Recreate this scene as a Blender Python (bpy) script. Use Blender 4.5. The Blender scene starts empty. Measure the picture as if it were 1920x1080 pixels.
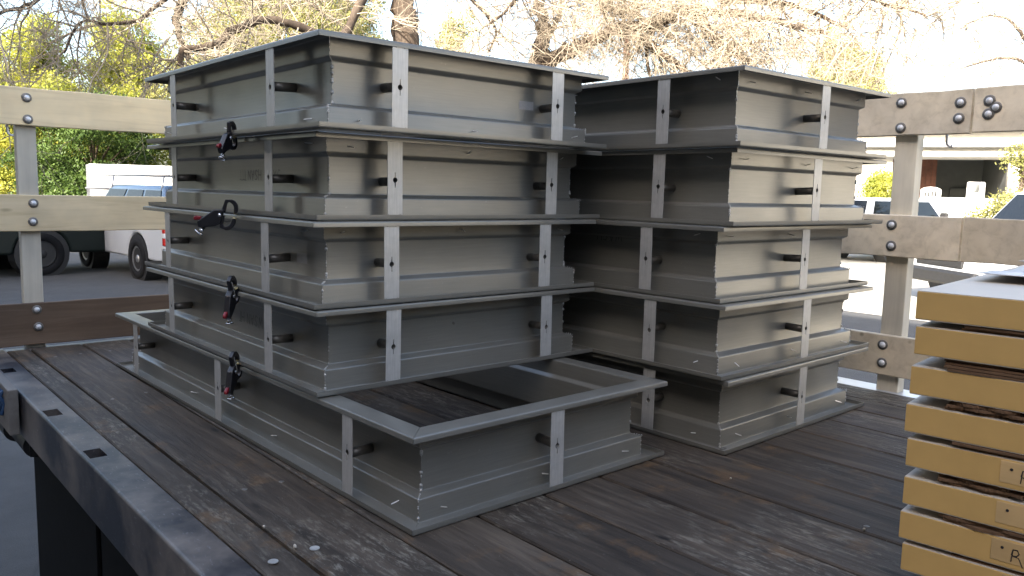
import bpy, bmesh, math, random
import numpy as np
from mathutils import Vector, Matrix
R = math.radians
random.seed(7)

# ------------------------------------------------------------------ camera
CAM = np.array([-0.6225, -1.2377, 0.6137])
YAW, PITCH, ROLL, FPX = 0.71889, -0.11954, 0.02269, 1511.2
cy, sy, cp, sp = math.cos(YAW), math.sin(YAW), math.cos(PITCH), math.sin(PITCH)
FWD = np.array([sy*cp, cy*cp, sp]); RT0 = np.array([cy, -sy, 0.0]); UP0 = np.cross(RT0, FWD)
RGT = math.cos(ROLL)*RT0 + math.sin(ROLL)*UP0
UPV = -math.sin(ROLL)*RT0 + math.cos(ROLL)*UP0
scene = bpy.context.scene
cam_data = bpy.data.cameras.new('camera'); cam = bpy.data.objects.new('camera', cam_data)
scene.collection.objects.link(cam); scene.camera = cam
cam_data.sensor_width = 36.0; cam_data.lens = FPX/1920*36.0
cam_data.clip_start = 0.02; cam_data.clip_end = 2000
cam.matrix_world = Matrix(((RGT[0], UPV[0], -FWD[0], CAM[0]), (RGT[1], UPV[1], -FWD[1], CAM[1]),
                           (RGT[2], UPV[2], -FWD[2], CAM[2]), (0, 0, 0, 1)))

# ------------------------------------------------------------------ sky, sun, exposure
SUN_EL = R(28); SUN_AZ = R(20)            # light travels towards (cos az, sin az), downwards
world = bpy.data.worlds.new('World'); scene.world = world; world.use_nodes = True
wn = world.node_tree; wn.nodes.clear()
sky = wn.nodes.new('ShaderNodeTexSky'); sky.sky_type = 'NISHITA'; sky.sun_disc = False
sky.sun_elevation = SUN_EL
sky.sun_rotation = math.atan2(-math.cos(SUN_AZ), -math.sin(SUN_AZ))
sky.air_density = 1.0; sky.dust_density = 4.0; sky.ozone_density = 0.4
bg = wn.nodes.new('ShaderNodeBackground'); bg.inputs['Strength'].default_value = 0.13
wo = wn.nodes.new('ShaderNodeOutputWorld')
wn.links.new(sky.outputs[0], bg.inputs[0]); wn.links.new(bg.outputs[0], wo.inputs[0])
sd = bpy.data.lights.new('sun', 'SUN'); sd.energy = 4.0; sd.angle = R(0.53); sd.color = (1.0, 0.93, 0.82)
sun = bpy.data.objects.new('sun', sd); scene.collection.objects.link(sun)
ldir = Vector((math.cos(SUN_AZ)*math.cos(SUN_EL), math.sin(SUN_AZ)*math.cos(SUN_EL), -math.sin(SUN_EL)))
sun.rotation_euler = ldir.to_track_quat('-Z', 'Y').to_euler()
vs = scene.view_settings
vs.view_transform = 'Standard'; vs.look = 'None'; vs.gamma = 1.0; vs.use_curve_mapping = False
vs.exposure = 2.5
scene.cycles.use_denoising = True
scene.cycles.max_bounces = 8

# ------------------------------------------------------------------ helpers
COL = scene.collection
GZ = -1.0                                   # street level; the truck deck is z = 0
def at(u, v, dist):
    """point seen towards photo pixel (u, v), 'dist' metres away over the ground"""
    d = FWD + RGT*(u-960)/FPX + UPV*(540-v)/FPX
    return CAM + d*(dist/math.hypot(d[0], d[1]))
def gpt(u, dist):
    p = at(u, 400, dist); return np.array([p[0], p[1], GZ])

def tag(o, label=None, cat=None, group=None, kind=None):
    if label: o['label'] = label
    if cat: o['category'] = cat; o['kind'] = 'thing'
    if group: o['group'] = group
    if kind: o['kind'] = kind
    return o
def empty(name, label, cat, loc=(0, 0, 0), rz=0.0, group=None):
    o = bpy.data.objects.new(name, None); COL.objects.link(o)
    o.location = [float(a) for a in loc]; o.rotation_euler = (0, 0, rz); o.empty_display_size = 0.05
    return tag(o, label, cat, group)
def link(name, me, mat, parent=None, smooth=False, loc=None, rot=None):
    if mat and not me.materials: me.materials.append(mat)
    if smooth and len(me.polygons): me.polygons.foreach_set('use_smooth', [True]*len(me.polygons))
    o = bpy.data.objects.new(name, me); COL.objects.link(o)
    if parent: o.parent = parent
    if loc is not None: o.location = [float(a) for a in loc]
    if rot is not None: o.rotation_euler = rot
    return o

class MB:
    def __init__(s): s.v = []; s.f = []
    def add(s, vs_, fs):
        n = len(s.v); s.v.extend([tuple(map(float, a)) for a in vs_]); s.f.extend([tuple(i+n for i in q) for q in fs]); return s
    def box(s, x0, x1, y0, y1, z0, z1, ch=0.0):
        if ch <= 0:
            return s.add([(x0,y0,z0),(x1,y0,z0),(x1,y1,z0),(x0,y1,z0),(x0,y0,z1),(x1,y0,z1),(x1,y1,z1),(x0,y1,z1)],
                         [(0,3,2,1),(4,5,6,7),(0,1,5,4),(1,2,6,5),(2,3,7,6),(3,0,4,7)])
        bm = bmesh.new(); bmesh.ops.create_cube(bm, size=1.0)
        for v in bm.verts: v.co = Vector(((x0+x1)/2+v.co.x*(x1-x0), (y0+y1)/2+v.co.y*(y1-y0), (z0+z1)/2+v.co.z*(z1-z0)))
        bmesh.ops.bevel(bm, geom=bm.edges[:], offset=ch, segments=1, affect='EDGES')
        bm.verts.index_update(); s.add([v.co[:] for v in bm.verts], [tuple(v.index for v in f.verts) for f in bm.faces]); bm.free(); return s
    def tube(s, pts, radii, n=8, cap=True):
        pts = [np.asarray(p, float) for p in pts]
        if not hasattr(radii, '__len__'): radii = [radii]*len(pts)
        base = len(s.v); m = len(pts); prev = None
        for i, p in enumerate(pts):
            t = pts[min(i+1, m-1)]-pts[max(i-1, 0)]; L = np.linalg.norm(t); t = t/L if L > 1e-9 else np.array([0,0,1.])
            a = prev if prev is not None else (np.array([1., 0, 0]) if abs(t[0]) < .8 else np.array([0, 1., 0]))
            a = a-t*np.dot(a, t); a /= max(np.linalg.norm(a), 1e-9); prev = a; b = np.cross(t, a)
            for k in range(n):
                an = 2*math.pi*k/n; q = p+radii[i]*(math.cos(an)*a+math.sin(an)*b); s.v.append((float(q[0]), float(q[1]), float(q[2])))
        for i in range(m-1):
            for k in range(n):
                k2 = (k+1) % n
                s.f.append((base+i*n+k, base+i*n+k2, base+(i+1)*n+k2, base+(i+1)*n+k))
        if cap:
            s.f.append(tuple(base+k for k in range(n-1, -1, -1))); s.f.append(tuple(base+(m-1)*n+k for k in range(n)))
        return s
    def lathe(s, prof, axis_o, axis_d, n=16):
        """prof: list of (radius, along)"""
        d = np.asarray(axis_d, float); d /= np.linalg.norm(d); o = np.asarray(axis_o, float)
        return s.tube_rings([(o+d*h, r) for r, h in prof], d, n)
    def ring(s, prof, o, d, n=24):
        d = np.asarray(d, float); a = np.array([1., 0, 0]); b = np.cross(d, a); base = len(s.v); m = len(prof)
        for r, h in prof:
            for k in range(n):
                an = 2*math.pi*k/n; s.v.append(tuple(map(float, np.asarray(o)+d*h+r*(math.cos(an)*a+math.sin(an)*b))))
        for i in range(m):
            for k in range(n): s.f.append((base+i*n+k, base+i*n+(k+1) % n, base+((i+1) % m)*n+(k+1) % n, base+((i+1) % m)*n+k))
        return s
    def tube_rings(s, rings, d, n):
        a = np.array([1., 0, 0]) if abs(d[0]) < .8 else np.array([0, 1., 0])
        a = a-d*np.dot(a, d); a /= np.linalg.norm(a); b = np.cross(d, a); base = len(s.v)
        for p, r in rings:
            for k in range(n):
                an = 2*math.pi*k/n; q = p+max(r, 1e-5)*(math.cos(an)*a+math.sin(an)*b); s.v.append(tuple(map(float, q)))
        for i in range(len(rings)-1):
            for k in range(n):
                k2 = (k+1) % n; s.f.append((base+i*n+k, base+i*n+k2, base+(i+1)*n+k2, base+(i+1)*n+k))
        s.f.append(tuple(base+k for k in range(n-1, -1, -1))); s.f.append(tuple(base+(len(rings)-1)*n+k for k in range(n)))
        return s
    def prism(s, poly, d0, d1, axis='y'):
        """extrude a 2D polygon (a, b) from d0 to d1 along an axis"""
        def P(a, b, d):
            return (a, d, b) if axis == 'y' else ((d, a, b) if axis == 'x' else (a, b, d))
        n = len(poly)
        vs_ = [P(a, b, d0) for a, b in poly]+[P(a, b, d1) for a, b in poly]
        fs = [tuple(range(n)), tuple(range(2*n-1, n-1, -1))]+[(i, n+i, n+(i+1) % n, (i+1) % n) for i in range(n)]
        return s.add(vs_, fs)
    def mesh(s, name, fix=True):
        me = bpy.data.meshes.new(name); me.from_pydata(s.v, [], s.f)
        if fix:
            bm = bmesh.new(); bm.from_mesh(me); bmesh.ops.recalc_face_normals(bm, faces=bm.faces[:]); bm.to_mesh(me); bm.free()
        me.update(); return me
    def build(s, name, mat, parent=None, smooth=False, loc=None, rot=None, fix=True):
        return link(name, s.mesh(name, fix), mat, parent, smooth, loc, rot)
def bevel(o, w, seg=2, ang=30):
    m = o.modifiers.new('bevel', 'BEVEL'); m.width = w; m.segments = seg; m.limit_method = 'ANGLE'; m.angle_limit = R(ang)
    return o
def auto_smooth(o, ang=35):
    me = o.data
    me.polygons.foreach_set('use_smooth', [True]*len(me.polygons))
    try: me.set_sharp_from_angle(angle=R(ang))
    except Exception: pass
    return o

# ------------------------------------------------------------------ materials
def nmat(name):
    m = bpy.data.materials.new(name); m.use_nodes = True; nt = m.node_tree
    return m, nt, nt.nodes['Principled BSDF']
def plain(name, col, rough=0.6, metal=0.0, var=0.12, scale=18.0, bump=0.0, spec=0.5, rvar=0.0, coat=0.0):
    """one colour with a mottled, slightly uneven tone, gloss and relief"""
    m, nt, b = nmat(name); N, L = nt.nodes, nt.links
    tc = N.new('ShaderNodeTexCoord'); nz = N.new('ShaderNodeTexNoise'); nz.inputs['Scale'].default_value = scale; nz.inputs['Detail'].default_value = 6
    L.new(tc.outputs['Object'], nz.inputs['Vector'])
    mx = N.new('ShaderNodeMix'); mx.data_type = 'RGBA'
    c = np.array(col)
    mx.inputs[6].default_value = (*np.clip(c*(1-var*1.6), 0, 1), 1); mx.inputs[7].default_value = (*np.clip(c*(1+var*1.6), 0, 1), 1)
    L.new(nz.outputs['Fac'], mx.inputs[0]); L.new(mx.outputs[2], b.inputs['Base Color'])
    b.inputs['Roughness'].default_value = rough; b.inputs['Metallic'].default_value = metal; b.inputs['Specular IOR Level'].default_value = spec
    if coat: b.inputs['Coat Weight'].default_value = coat; b.inputs['Coat Roughness'].default_value = 0.08
    if rvar:
        mr = N.new('ShaderNodeMapRange'); mr.inputs['To Min'].default_value = rough-rvar; mr.inputs['To Max'].default_value = rough+rvar
        L.new(nz.outputs['Fac'], mr.inputs['Value']); L.new(mr.outputs[0], b.inputs['Roughness'])
    if bump:
        bp = N.new('ShaderNodeBump'); bp.inputs['Strength'].default_value = bump; bp.inputs['Distance'].default_value = 0.002
        L.new(nz.outputs['Fac'], bp.inputs['Height']); L.new(bp.outputs[0], b.inputs['Normal'])
    return m
def ramp(nt, src, stops):
    r = nt.nodes.new('ShaderNodeValToRGB'); e = r.color_ramp.elements
    while len(e) < len(stops): e.new(0.5)
    for k, (p, c) in enumerate(stops): e[k].position = p; e[k].color = (*c, 1) if len(c) == 3 else c
    nt.links.new(src, r.inputs['Fac']); return r
def mixc(nt, fac, a, b, mode='MIX'):
    m = nt.nodes.new('ShaderNodeMix'); m.data_type = 'RGBA'; m.blend_type = mode
    for s_, i in ((fac, 0), (a, 6), (b, 7)):
        if hasattr(s_, 'is_linked'): nt.links.new(s_, m.inputs[i])
        elif i == 0: m.inputs[0].default_value = s_
        else: m.inputs[i].default_value = (*s_, 1)
    return m.outputs[2]
def noise(nt, vec, scale, detail=5, rough=0.6, dist=0.0):
    n = nt.nodes.new('ShaderNodeTexNoise'); n.inputs['Scale'].default_value = scale; n.inputs['Detail'].default_value = detail
    n.inputs['Roughness'].default_value = rough; n.inputs['Distortion'].default_value = dist
    nt.links.new(vec, n.inputs['Vector']); return n.outputs['Fac']
def mapping(nt, vec, scale=(1, 1, 1), loc=None):
    m = nt.nodes.new('ShaderNodeMapping'); m.inputs['Scale'].default_value = scale
    nt.links.new(vec, m.inputs['Vector'])
    if loc is not None: nt.links.new(loc, m.inputs['Location'])
    return m.outputs[0]
def wood(name, cols, axis, grain=60, rough=0.75, bump=0.35, scuff=None, stain=None, spec=0.25, knots=True):
    """weathered timber; grain runs along 'axis' (0 x, 1 y, 2 z)"""
    m, nt, b = nmat(name); N, L = nt.nodes, nt.links
    tc = N.new('ShaderNodeTexCoord'); oi = N.new('ShaderNodeObjectInfo')
    cmb = N.new('ShaderNodeCombineXYZ')
    mul = N.new('ShaderNodeMath'); mul.operation = 'MULTIPLY'; mul.inputs[1].default_value = 37.0; L.new(oi.outputs['Random'], mul.inputs[0])
    for i in range(3): L.new(mul.outputs[0], cmb.inputs[i])
    sc = [1.0, 1.0, 1.0]; sc[axis] = 0.07
    v = mapping(nt, tc.outputs['Object'], tuple(sc), cmb.outputs[0])
    g1 = noise(nt, v, grain, 8, 0.65, 0.6); g2 = noise(nt, v, grain*0.25, 4, 0.55, 1.2)
    v3 = mapping(nt, tc.outputs['Object'], (1, 1, 1), cmb.outputs[0]); big = noise(nt, v3, 3.0, 4, 0.6)
    c1 = ramp(nt, g1, [(0.25, cols[0]), (0.5, cols[1]), (0.78, cols[2])]).outputs[0]
    c2 = ramp(nt, g2, [(0.3, cols[0]), (0.6, cols[1]), (0.8, cols[2])]).outputs[0]
    c = mixc(nt, 0.45, c1, c2)
    tone = ramp(nt, big, [(0.25, (0.72, 0.72, 0.74)), (0.75, (1.22, 1.18, 1.12))]).outputs[0]
    c = mixc(nt, 1.0, c, tone, 'MULTIPLY')
    rv = N.new('ShaderNodeMapRange'); rv.inputs['To Min'].default_value = 0.82; rv.inputs['To Max'].default_value = 1.2
    L.new(oi.outputs['Random'], rv.inputs['Value'])
    cr = N.new('ShaderNodeCombineColor')
    for i in range(3): L.new(rv.outputs[0], cr.inputs[i])
    c = mixc(nt, 1.0, c, cr.outputs[0], 'MULTIPLY')
    if knots:
        vo = N.new('ShaderNodeTexVoronoi'); vo.inputs['Scale'].default_value = 6.0
        sk = [1.6, 1.6, 1.6]; sk[axis] = 0.55
        L.new(mapping(nt, tc.outputs['Object'], tuple(sk), cmb.outputs[0]), vo.inputs['Vector'])
        kf = ramp(nt, vo.outputs['Distance'], [(0.03, (1, 1, 1)), (0.09, (0, 0, 0))]).outputs[0]
        c = mixc(nt, kf, c, tuple(np.array(cols[0])*0.7))
    if stain is not None:
        s1 = noise(nt, v3, 7.0, 6, 0.7); sf = ramp(nt, s1, [(0.56, (0, 0, 0)), (0.72, (0.8, 0.8, 0.8))]).outputs[0]
        c = mixc(nt, sf, c, stain)
    if scuff is not None:
        p = noise(nt, v3, 2.6, 3, 0.6); sc2 = [1.0]*3; sc2[axis] = 0.25
        q = noise(nt, mapping(nt, tc.outputs['Object'], tuple(sc2), cmb.outputs[0]), 90, 9, 0.75, 0.3)
        pf = ramp(nt, p, [(0.46, (0, 0, 0)), (0.64, (1, 1, 1))]).outputs[0]
        qf = ramp(nt, q, [(0.50, (0, 0, 0)), (0.66, (1, 1, 1))]).outputs[0]
        mm = N.new('ShaderNodeMath'); mm.operation = 'MULTIPLY'; L.new(pf, mm.inputs[0]); L.new(qf, mm.inputs[1])
        m2 = N.new('ShaderNodeMath'); m2.operation = 'MULTIPLY'; m2.inputs[1].default_value = 0.75; L.new(mm.outputs[0], m2.inputs[0])
        c = mixc(nt, m2.outputs[0], c, scuff)
        # small pale specks
        sp_ = noise(nt, v3, 260, 2, 0.5); s3 = ramp(nt, sp_, [(0.735, (0, 0, 0)), (0.76, (0.7, 0.7, 0.7))]).outputs[0]
        c = mixc(nt, s3, c, scuff)
    L.new(c, b.inputs['Base Color']); b.inputs['Specular IOR Level'].default_value = spec
    rr = N.new('ShaderNodeMapRange'); rr.inputs['To Min'].default_value = rough-0.15; rr.inputs['To Max'].default_value = min(1, rough+0.12)
    L.new(big, rr.inputs['Value']); L.new(rr.outputs[0], b.inputs['Roughness'])
    bp = N.new('ShaderNodeBump'); bp.inputs['Strength'].default_value = bump; bp.inputs['Distance'].default_value = 0.003
    L.new(g1, bp.inputs['Height']); L.new(bp.outputs[0], b.inputs['Normal'])
    return m

def frame_paint(name):
    """grey-green satin sheet steel: faint roller streaks, smudges, fine scratches, uneven gloss"""
    m, nt, b = nmat(name); N, L = nt.nodes, nt.links
    tc = N.new('ShaderNodeTexCoord'); oi = N.new('ShaderNodeObjectInfo'); cmb = N.new('ShaderNodeCombineXYZ')
    mul = N.new('ShaderNodeMath'); mul.operation = 'MULTIPLY'; mul.inputs[1].default_value = 23.0; L.new(oi.outputs['Random'], mul.inputs[0])
    for i in range(3): L.new(mul.outputs[0], cmb.inputs[i])
    v = mapping(nt, tc.outputs['Object'], (1, 1, 1), cmb.outputs[0])
    n1 = noise(nt, v, 4, 4, 0.6); n2 = noise(nt, mapping(nt, v, (2, 2, 55)), 6, 4, 0.6); n3 = noise(nt, v, 150, 2, 0.5)
    c = ramp(nt, n1, [(0.3, (0.170, 0.164, 0.143)), (0.7, (0.192, 0.186, 0.164))]).outputs[0]
    st = ramp(nt, n2, [(0.3, (0.90, 0.90, 0.90)), (0.7, (1.06, 1.06, 1.06))]).outputs[0]
    c = mixc(nt, 1.0, c, st, 'MULTIPLY')
    rv = N.new('ShaderNodeMapRange'); rv.inputs['To Min'].default_value = 0.9; rv.inputs['To Max'].default_value = 1.1; L.new(oi.outputs['Random'], rv.inputs['Value'])
    cr = N.new('ShaderNodeCombineColor')
    for i in range(3): L.new(rv.outputs[0], cr.inputs[i])
    c = mixc(nt, 1.0, c, cr.outputs[0], 'MULTIPLY')
    sm = noise(nt, v, 7, 3, 0.5); sf = ramp(nt, sm, [(0.45, (0, 0, 0)), (0.95, (0.4, 0.4, 0.4))]).outputs[0]
    c = mixc(nt, sf, c, (0.13, 0.12, 0.10))
    dust = ramp(nt, n3, [(0.70, (0, 0, 0)), (0.78, (0.25, 0.25, 0.25))]).outputs[0]
    c = mixc(nt, dust, c, (0.36, 0.355, 0.33))
    L.new(c, b.inputs['Base Color']); b.inputs['Specular IOR Level'].default_value = 0.8; b.inputs['Metallic'].default_value = 0.20
    mr = N.new('ShaderNodeMapRange'); mr.inputs['To Min'].default_value = 0.25; mr.inputs['To Max'].default_value = 0.36
    L.new(sm, mr.inputs['Value']); L.new(mr.outputs[0], b.inputs['Roughness'])
    bp = N.new('ShaderNodeBump'); bp.inputs['Strength'].default_value = 0.22; bp.inputs['Distance'].default_value = 0.006
    n4 = noise(nt, v, 5, 2, 0.5); L.new(n4, bp.inputs['Height']); L.new(bp.outputs[0], b.inputs['Normal'])
    return m
def galv(name):
    m, nt, b = nmat(name); N, L = nt.nodes, nt.links
    tc = N.new('ShaderNodeTexCoord'); v = tc.outputs['Object']
    n1 = noise(nt, v, 14, 4, 0.6); n2 = noise(nt, mapping(nt, v, (40, 40, 2)), 10, 3, 0.6)
    c = ramp(nt, n1, [(0.3, (0.40, 0.39, 0.37)), (0.72, (0.56, 0.55, 0.52))]).outputs[0]
    st = ramp(nt, n2, [(0.3, (0.88, 0.88, 0.88)), (0.7, (1.06, 1.06, 1.06))]).outputs[0]
    c = mixc(nt, 1.0, c, st, 'MULTIPLY'); L.new(c, b.inputs['Base Color'])
    b.inputs['Metallic'].default_value = 0.3
    mr = N.new('ShaderNodeMapRange'); mr.inputs['To Min'].default_value = 0.3; mr.inputs['To Max'].default_value = 0.6
    L.new(n1, mr.inputs['Value']); L.new(mr.outputs[0], b.inputs['Roughness'])
    return m
def leafmat(name, c0, c1, trans=0.35):
    m, nt, b = nmat(name); N, L = nt.nodes, nt.links
    tc = N.new('ShaderNodeTexCoord'); n1 = noise(nt, tc.outputs['Object'], 1.1, 3, 0.6); n2 = noise(nt, tc.outputs['Object'], 9, 2, 0.6)
    ad = N.new('ShaderNodeMath'); ad.operation = 'ADD'; L.new(n1, ad.inputs[0]); L.new(n2, ad.inputs[1])
    hf = N.new('ShaderNodeMath'); hf.operation = 'MULTIPLY'; hf.inputs[1].default_value = 0.5; L.new(ad.outputs[0], hf.inputs[0])
    c = ramp(nt, hf.outputs[0], [(0.36, c0), (0.62, c1)]).outputs[0]
    L.new(c, b.inputs['Base Color']); b.inputs['Roughness'].default_value = 0.55; b.inputs['Specular IOR Level'].default_value = 0.3
    tr = N.new('ShaderNodeBsdfTranslucent'); L.new(c, tr.inputs[0]); mx = N.new('ShaderNodeMixShader'); mx.inputs[0].default_value = trans
    L.new(b.outputs[0], mx.inputs[1]); L.new(tr.outputs[0], mx.inputs[2]); L.new(mx.outputs[0], N['Material Output'].inputs['Surface'])
    return m
def asphalt():
    m, nt, b = nmat('asphalt'); N, L = nt.nodes, nt.links
    tc = N.new('ShaderNodeTexCoord'); v = tc.outputs['Object']
    a = noise(nt, v, 220, 3, 0.7); p = noise(nt, v, 0.35, 5, 0.65); q = noise(nt, v, 3.0, 5, 0.7)
    c = ramp(nt, a, [(0.3, (0.038, 0.038, 0.040)), (0.7, (0.088, 0.087, 0.086))]).outputs[0]
    t = ramp(nt, p, [(0.3, (0.8, 0.8, 0.8)), (0.7, (1.25, 1.24, 1.2))]).outputs[0]; c = mixc(nt, 1.0, c, t, 'MULTIPLY')
    t2 = ramp(nt, q, [(0.35, (0.82, 0.82, 0.82)), (0.7, (1.12, 1.12, 1.12))]).outputs[0]; c = mixc(nt, 1.0, c, t2, 'MULTIPLY')
    vo = N.new('ShaderNodeTexVoronoi'); vo.feature = 'DISTANCE_TO_EDGE'; vo.inputs['Scale'].default_value = 0.55
    L.new(mapping(nt, v, (1, 1, 1)), vo.inputs['Vector'])
    cf = ramp(nt, vo.outputs['Distance'], [(0.0, (0.55, 0.55, 0.55)), (0.007, (0, 0, 0))]).outputs[0]
    c = mixc(nt, cf, c, (0.03, 0.03, 0.03)); L.new(c, b.inputs['Base Color']); b.inputs['Roughness'].default_value = 0.88
    bp = N.new('ShaderNodeBump'); bp.inputs['Strength'].default_value = 0.4; bp.inputs['Distance'].default_value = 0.006
    L.new(a, bp.inputs['Height']); L.new(bp.outputs[0], b.inputs['Normal']); return m
def rail_steel():
    """black painted bed rail, pale scratches; tan bare-metal patches double as painted-in sheen"""
    m, nt, b = nmat('rail_steel'); N, L = nt.nodes, nt.links
    tc = N.new('ShaderNodeTexCoord'); v = tc.outputs['Object']
    a = noise(nt, v, 3.2, 5, 0.65); s = noise(nt, mapping(nt, v, (6, 1.2, 6)), 35, 7, 0.75, 0.4)
    w = ramp(nt, a, [(0.42, (0, 0, 0)), (0.62, (1, 1, 1))]).outputs[0]
    c = mixc(nt, w, (0.016, 0.017, 0.023), (0.17, 0.145, 0.125))  # tan patches put the brown sheen of the rail top into the colour
    sf = ramp(nt, s, [(0.60, (0, 0, 0)), (0.68, (0.8, 0.8, 0.8))]).outputs[0]
    c = mixc(nt, sf, c, (0.28, 0.28, 0.29)); L.new(c, b.inputs['Base Color'])
    b.inputs['Metallic'].default_value = 0.1; b.inputs['Specular IOR Level'].default_value = 0.35
    mr = N.new('ShaderNodeMapRange'); mr.inputs['To Min'].default_value = 0.27; mr.inputs['To Max'].default_value = 0.5
    L.new(a, mr.inputs['Value']); L.new(mr.outputs[0], b.inputs['Roughness']); return m

M = {}
M['paint'] = frame_paint('grey_primer'); M['galv'] = galv('galvanised_strap')
M['pipe'] = plain('dark_pipe', (0.12, 0.112, 0.10), 0.42, 0.5, 0.25, 30)
M['weld'] = plain('weld_metal', (0.42, 0.41, 0.39), 0.35, 0.3, 0.6, 160, 0.6)
M['screw'] = plain('bright_screw', (0.85, 0.84, 0.82), 0.3, 0.3, 0.1, 200)
M['plank'] = wood('deck_oak', [(0.013, 0.010, 0.008), (0.070, 0.0545, 0.041), (0.185, 0.150, 0.115)], 1, 52, 0.64, 1.0, (0.30, 0.27, 0.215), (0.15, 0.085, 0.038), 0.32)
M['board_y'] = wood('rack_pine_y', [(0.30, 0.24, 0.155), (0.42, 0.345, 0.24), (0.50, 0.425, 0.31)], 1, 34, 0.7, 0.12)
M['board_x'] = wood('rack_pine_x', [(0.50, 0.39, 0.225), (0.75, 0.62, 0.405), (0.82, 0.70, 0.48)], 0, 34, 0.7, 0.12)
M['board_low'] = wood('rack_board_weathered', [(0.075, 0.05, 0.034), (0.14, 0.098, 0.068), (0.21, 0.155, 0.115)], 0, 34, 0.72, 0.25)
M['board_grey_y'] = wood('rack_board_grey_y', [(0.46, 0.395, 0.295), (0.72, 0.635, 0.50), (0.80, 0.725, 0.59)], 1, 34, 0.72, 0.15)
M['stake'] = wood('stake_pine', [(0.44, 0.405, 0.335), (0.58, 0.545, 0.46), (0.66, 0.625, 0.54)], 2, 34, 0.72, 0.15)
M['rub'] = wood('rub_board_grey', [(0.10, 0.095, 0.09), (0.16, 0.15, 0.14), (0.22, 0.21, 0.20)], 1, 34, 0.6, 0.2)
M['bolt'] = plain('zinc_bolt', (0.68, 0.68, 0.69), 0.34, 0.2, 0.2, 120)
M['washer'] = plain('washer_dark', (0.20, 0.185, 0.165), 0.5, 0.6, 0.4, 150)
M['rail'] = rail_steel()
M['railw'] = plain('pale_glare_rail', (0.55, 0.56, 0.58), 0.3, 0.5, 0.15, 20)  # pale base colour stands for bright glare along the rail top
M['blacksteel'] = plain('black_underbody', (0.004, 0.004, 0.0045), 0.75, 0.0, 0.5, 14, spec=0.15)
M['blackplastic'] = plain('black_plastic', (0.012, 0.012, 0.015), 0.32, 0.0, 0.3, 60, spec=0.6)
M['red'] = plain('red_lever', (0.22, 0.012, 0.02), 0.35, 0.0, 0.15, 60)
M['chrome'] = plain('chrome', (0.8, 0.8, 0.82), 0.12, 1.0, 0.05, 60)
M['brass'] = plain('brass_pad', (0.55, 0.46, 0.22), 0.4, 0.3, 0.15, 60)
M['marker'] = plain('black_marker', (0.02, 0.018, 0.02), 0.6, 0, 0.2, 90)
M['marker_faint'] = plain('faint_marker', (0.085, 0.083, 0.078), 0.5, 0, 0.25, 90)
M['sticker'] = plain('faint_sticker', (0.27, 0.26, 0.25), 0.5, 0, 0.12, 300)
M['slab'] = plain('tan_core', (0.60, 0.38, 0.135), 0.8, 0, 0.09, 14, 0.1, 0.2)
M['slabtop'] = plain('white_primed_face', (0.54, 0.47, 0.38), 0.6, 0, 0.10, 9)
M['block'] = wood('pine_block', [(0.52, 0.345, 0.15), (0.60, 0.415, 0.20), (0.66, 0.475, 0.24)], 1, 55, 0.7, 0.1, knots=False)
M['card'] = plain('cardboard', (0.15, 0.088, 0.050), 0.85, 0, 0.3, 30, 0.1, 0.15)
M['sheet'] = plain('packing_sheet', (0.62, 0.61, 0.60), 0.45, 0, 0.05, 12)
M['asphalt'] = asphalt()
M['concrete'] = plain('pale_concrete', (0.36, 0.345, 0.31), 0.85, 0, 0.14, 1.3, 0.2)
M['blue'] = plain('blue_webbing', (0.02, 0.06, 0.14), 0.6, 0, 0.3, 90)
M['bark'] = wood('bark', [(0.030, 0.022, 0.016), (0.075, 0.057, 0.043), (0.16, 0.125, 0.095)], 2, 16, 0.9, 1.0, knots=False)
M['twig'] = plain('twig', (0.31, 0.26, 0.195), 0.8, 0, 0.4, 1.2)
M['leaf_yellow'] = leafmat('leaf_yellow_green', (0.16, 0.21, 0.03), (0.52, 0.50, 0.10), 0.5)
M['leaf_dark'] = leafmat('leaf_dark_green', (0.025, 0.055, 0.012), (0.075, 0.12, 0.022), 0.25)
M['leaf_olive'] = leafmat('leaf_olive', (0.17, 0.18, 0.05), (0.38, 0.36, 0.13), 0.4)
M['white'] = plain('white_paint', (0.78, 0.78, 0.76), 0.5, 0, 0.03, 3)
M['carwhite'] = plain('white_car_paint', (0.55, 0.57, 0.60), 0.3, 0, 0.02, 4, coat=0.8)
M['cargreen'] = plain('dark_green_car_paint', (0.010, 0.015, 0.013), 0.5, 0, 0.1, 4, spec=0.25)
M['carblue'] = plain('blue_car_paint', (0.06, 0.12, 0.22), 0.28, 0.2, 0.05, 4, coat=0.8)
M['tyre'] = plain('tyre', (0.010, 0.010, 0.011), 0.85, 0, 0.3, 40, spec=0.2)
M['rim'] = plain('rim', (0.35, 0.36, 0.38), 0.35, 0.7, 0.1, 20)
M['trim'] = plain('black_trim', (0.015, 0.015, 0.016), 0.55, 0, 0.3, 20)
M['glass'] = plain('dark_glass', (0.010, 0.012, 0.014), 0.05, 0, 0.1, 3, spec=0.3)
M['taillight'] = plain('red_lens', (0.45, 0.015, 0.012), 0.2, 0, 0.1, 30, coat=0.7)
M['lens'] = plain('clear_lens', (0.7, 0.7, 0.7), 0.12, 0, 0.1, 30, coat=0.7)
M['stucco'] = plain('cream_stucco', (0.47, 0.45, 0.40), 0.9, 0, 0.05, 5, 0.2)
M['trimgrey'] = plain('grey_trim', (0.36, 0.36, 0.35), 0.7, 0, 0.08, 6)
M['redwood'] = plain('red_brown_boards', (0.20, 0.085, 0.055), 0.75, 0, 0.25, 9)
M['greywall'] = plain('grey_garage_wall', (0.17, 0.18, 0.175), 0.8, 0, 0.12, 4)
M['roof'] = plain('pale_roof', (0.50, 0.48, 0.45), 0.9, 0, 0.15, 12, 0.3)
M['brown'] = plain('brown_siding', (0.16, 0.125, 0.095), 0.85, 0, 0.2, 4)
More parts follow.
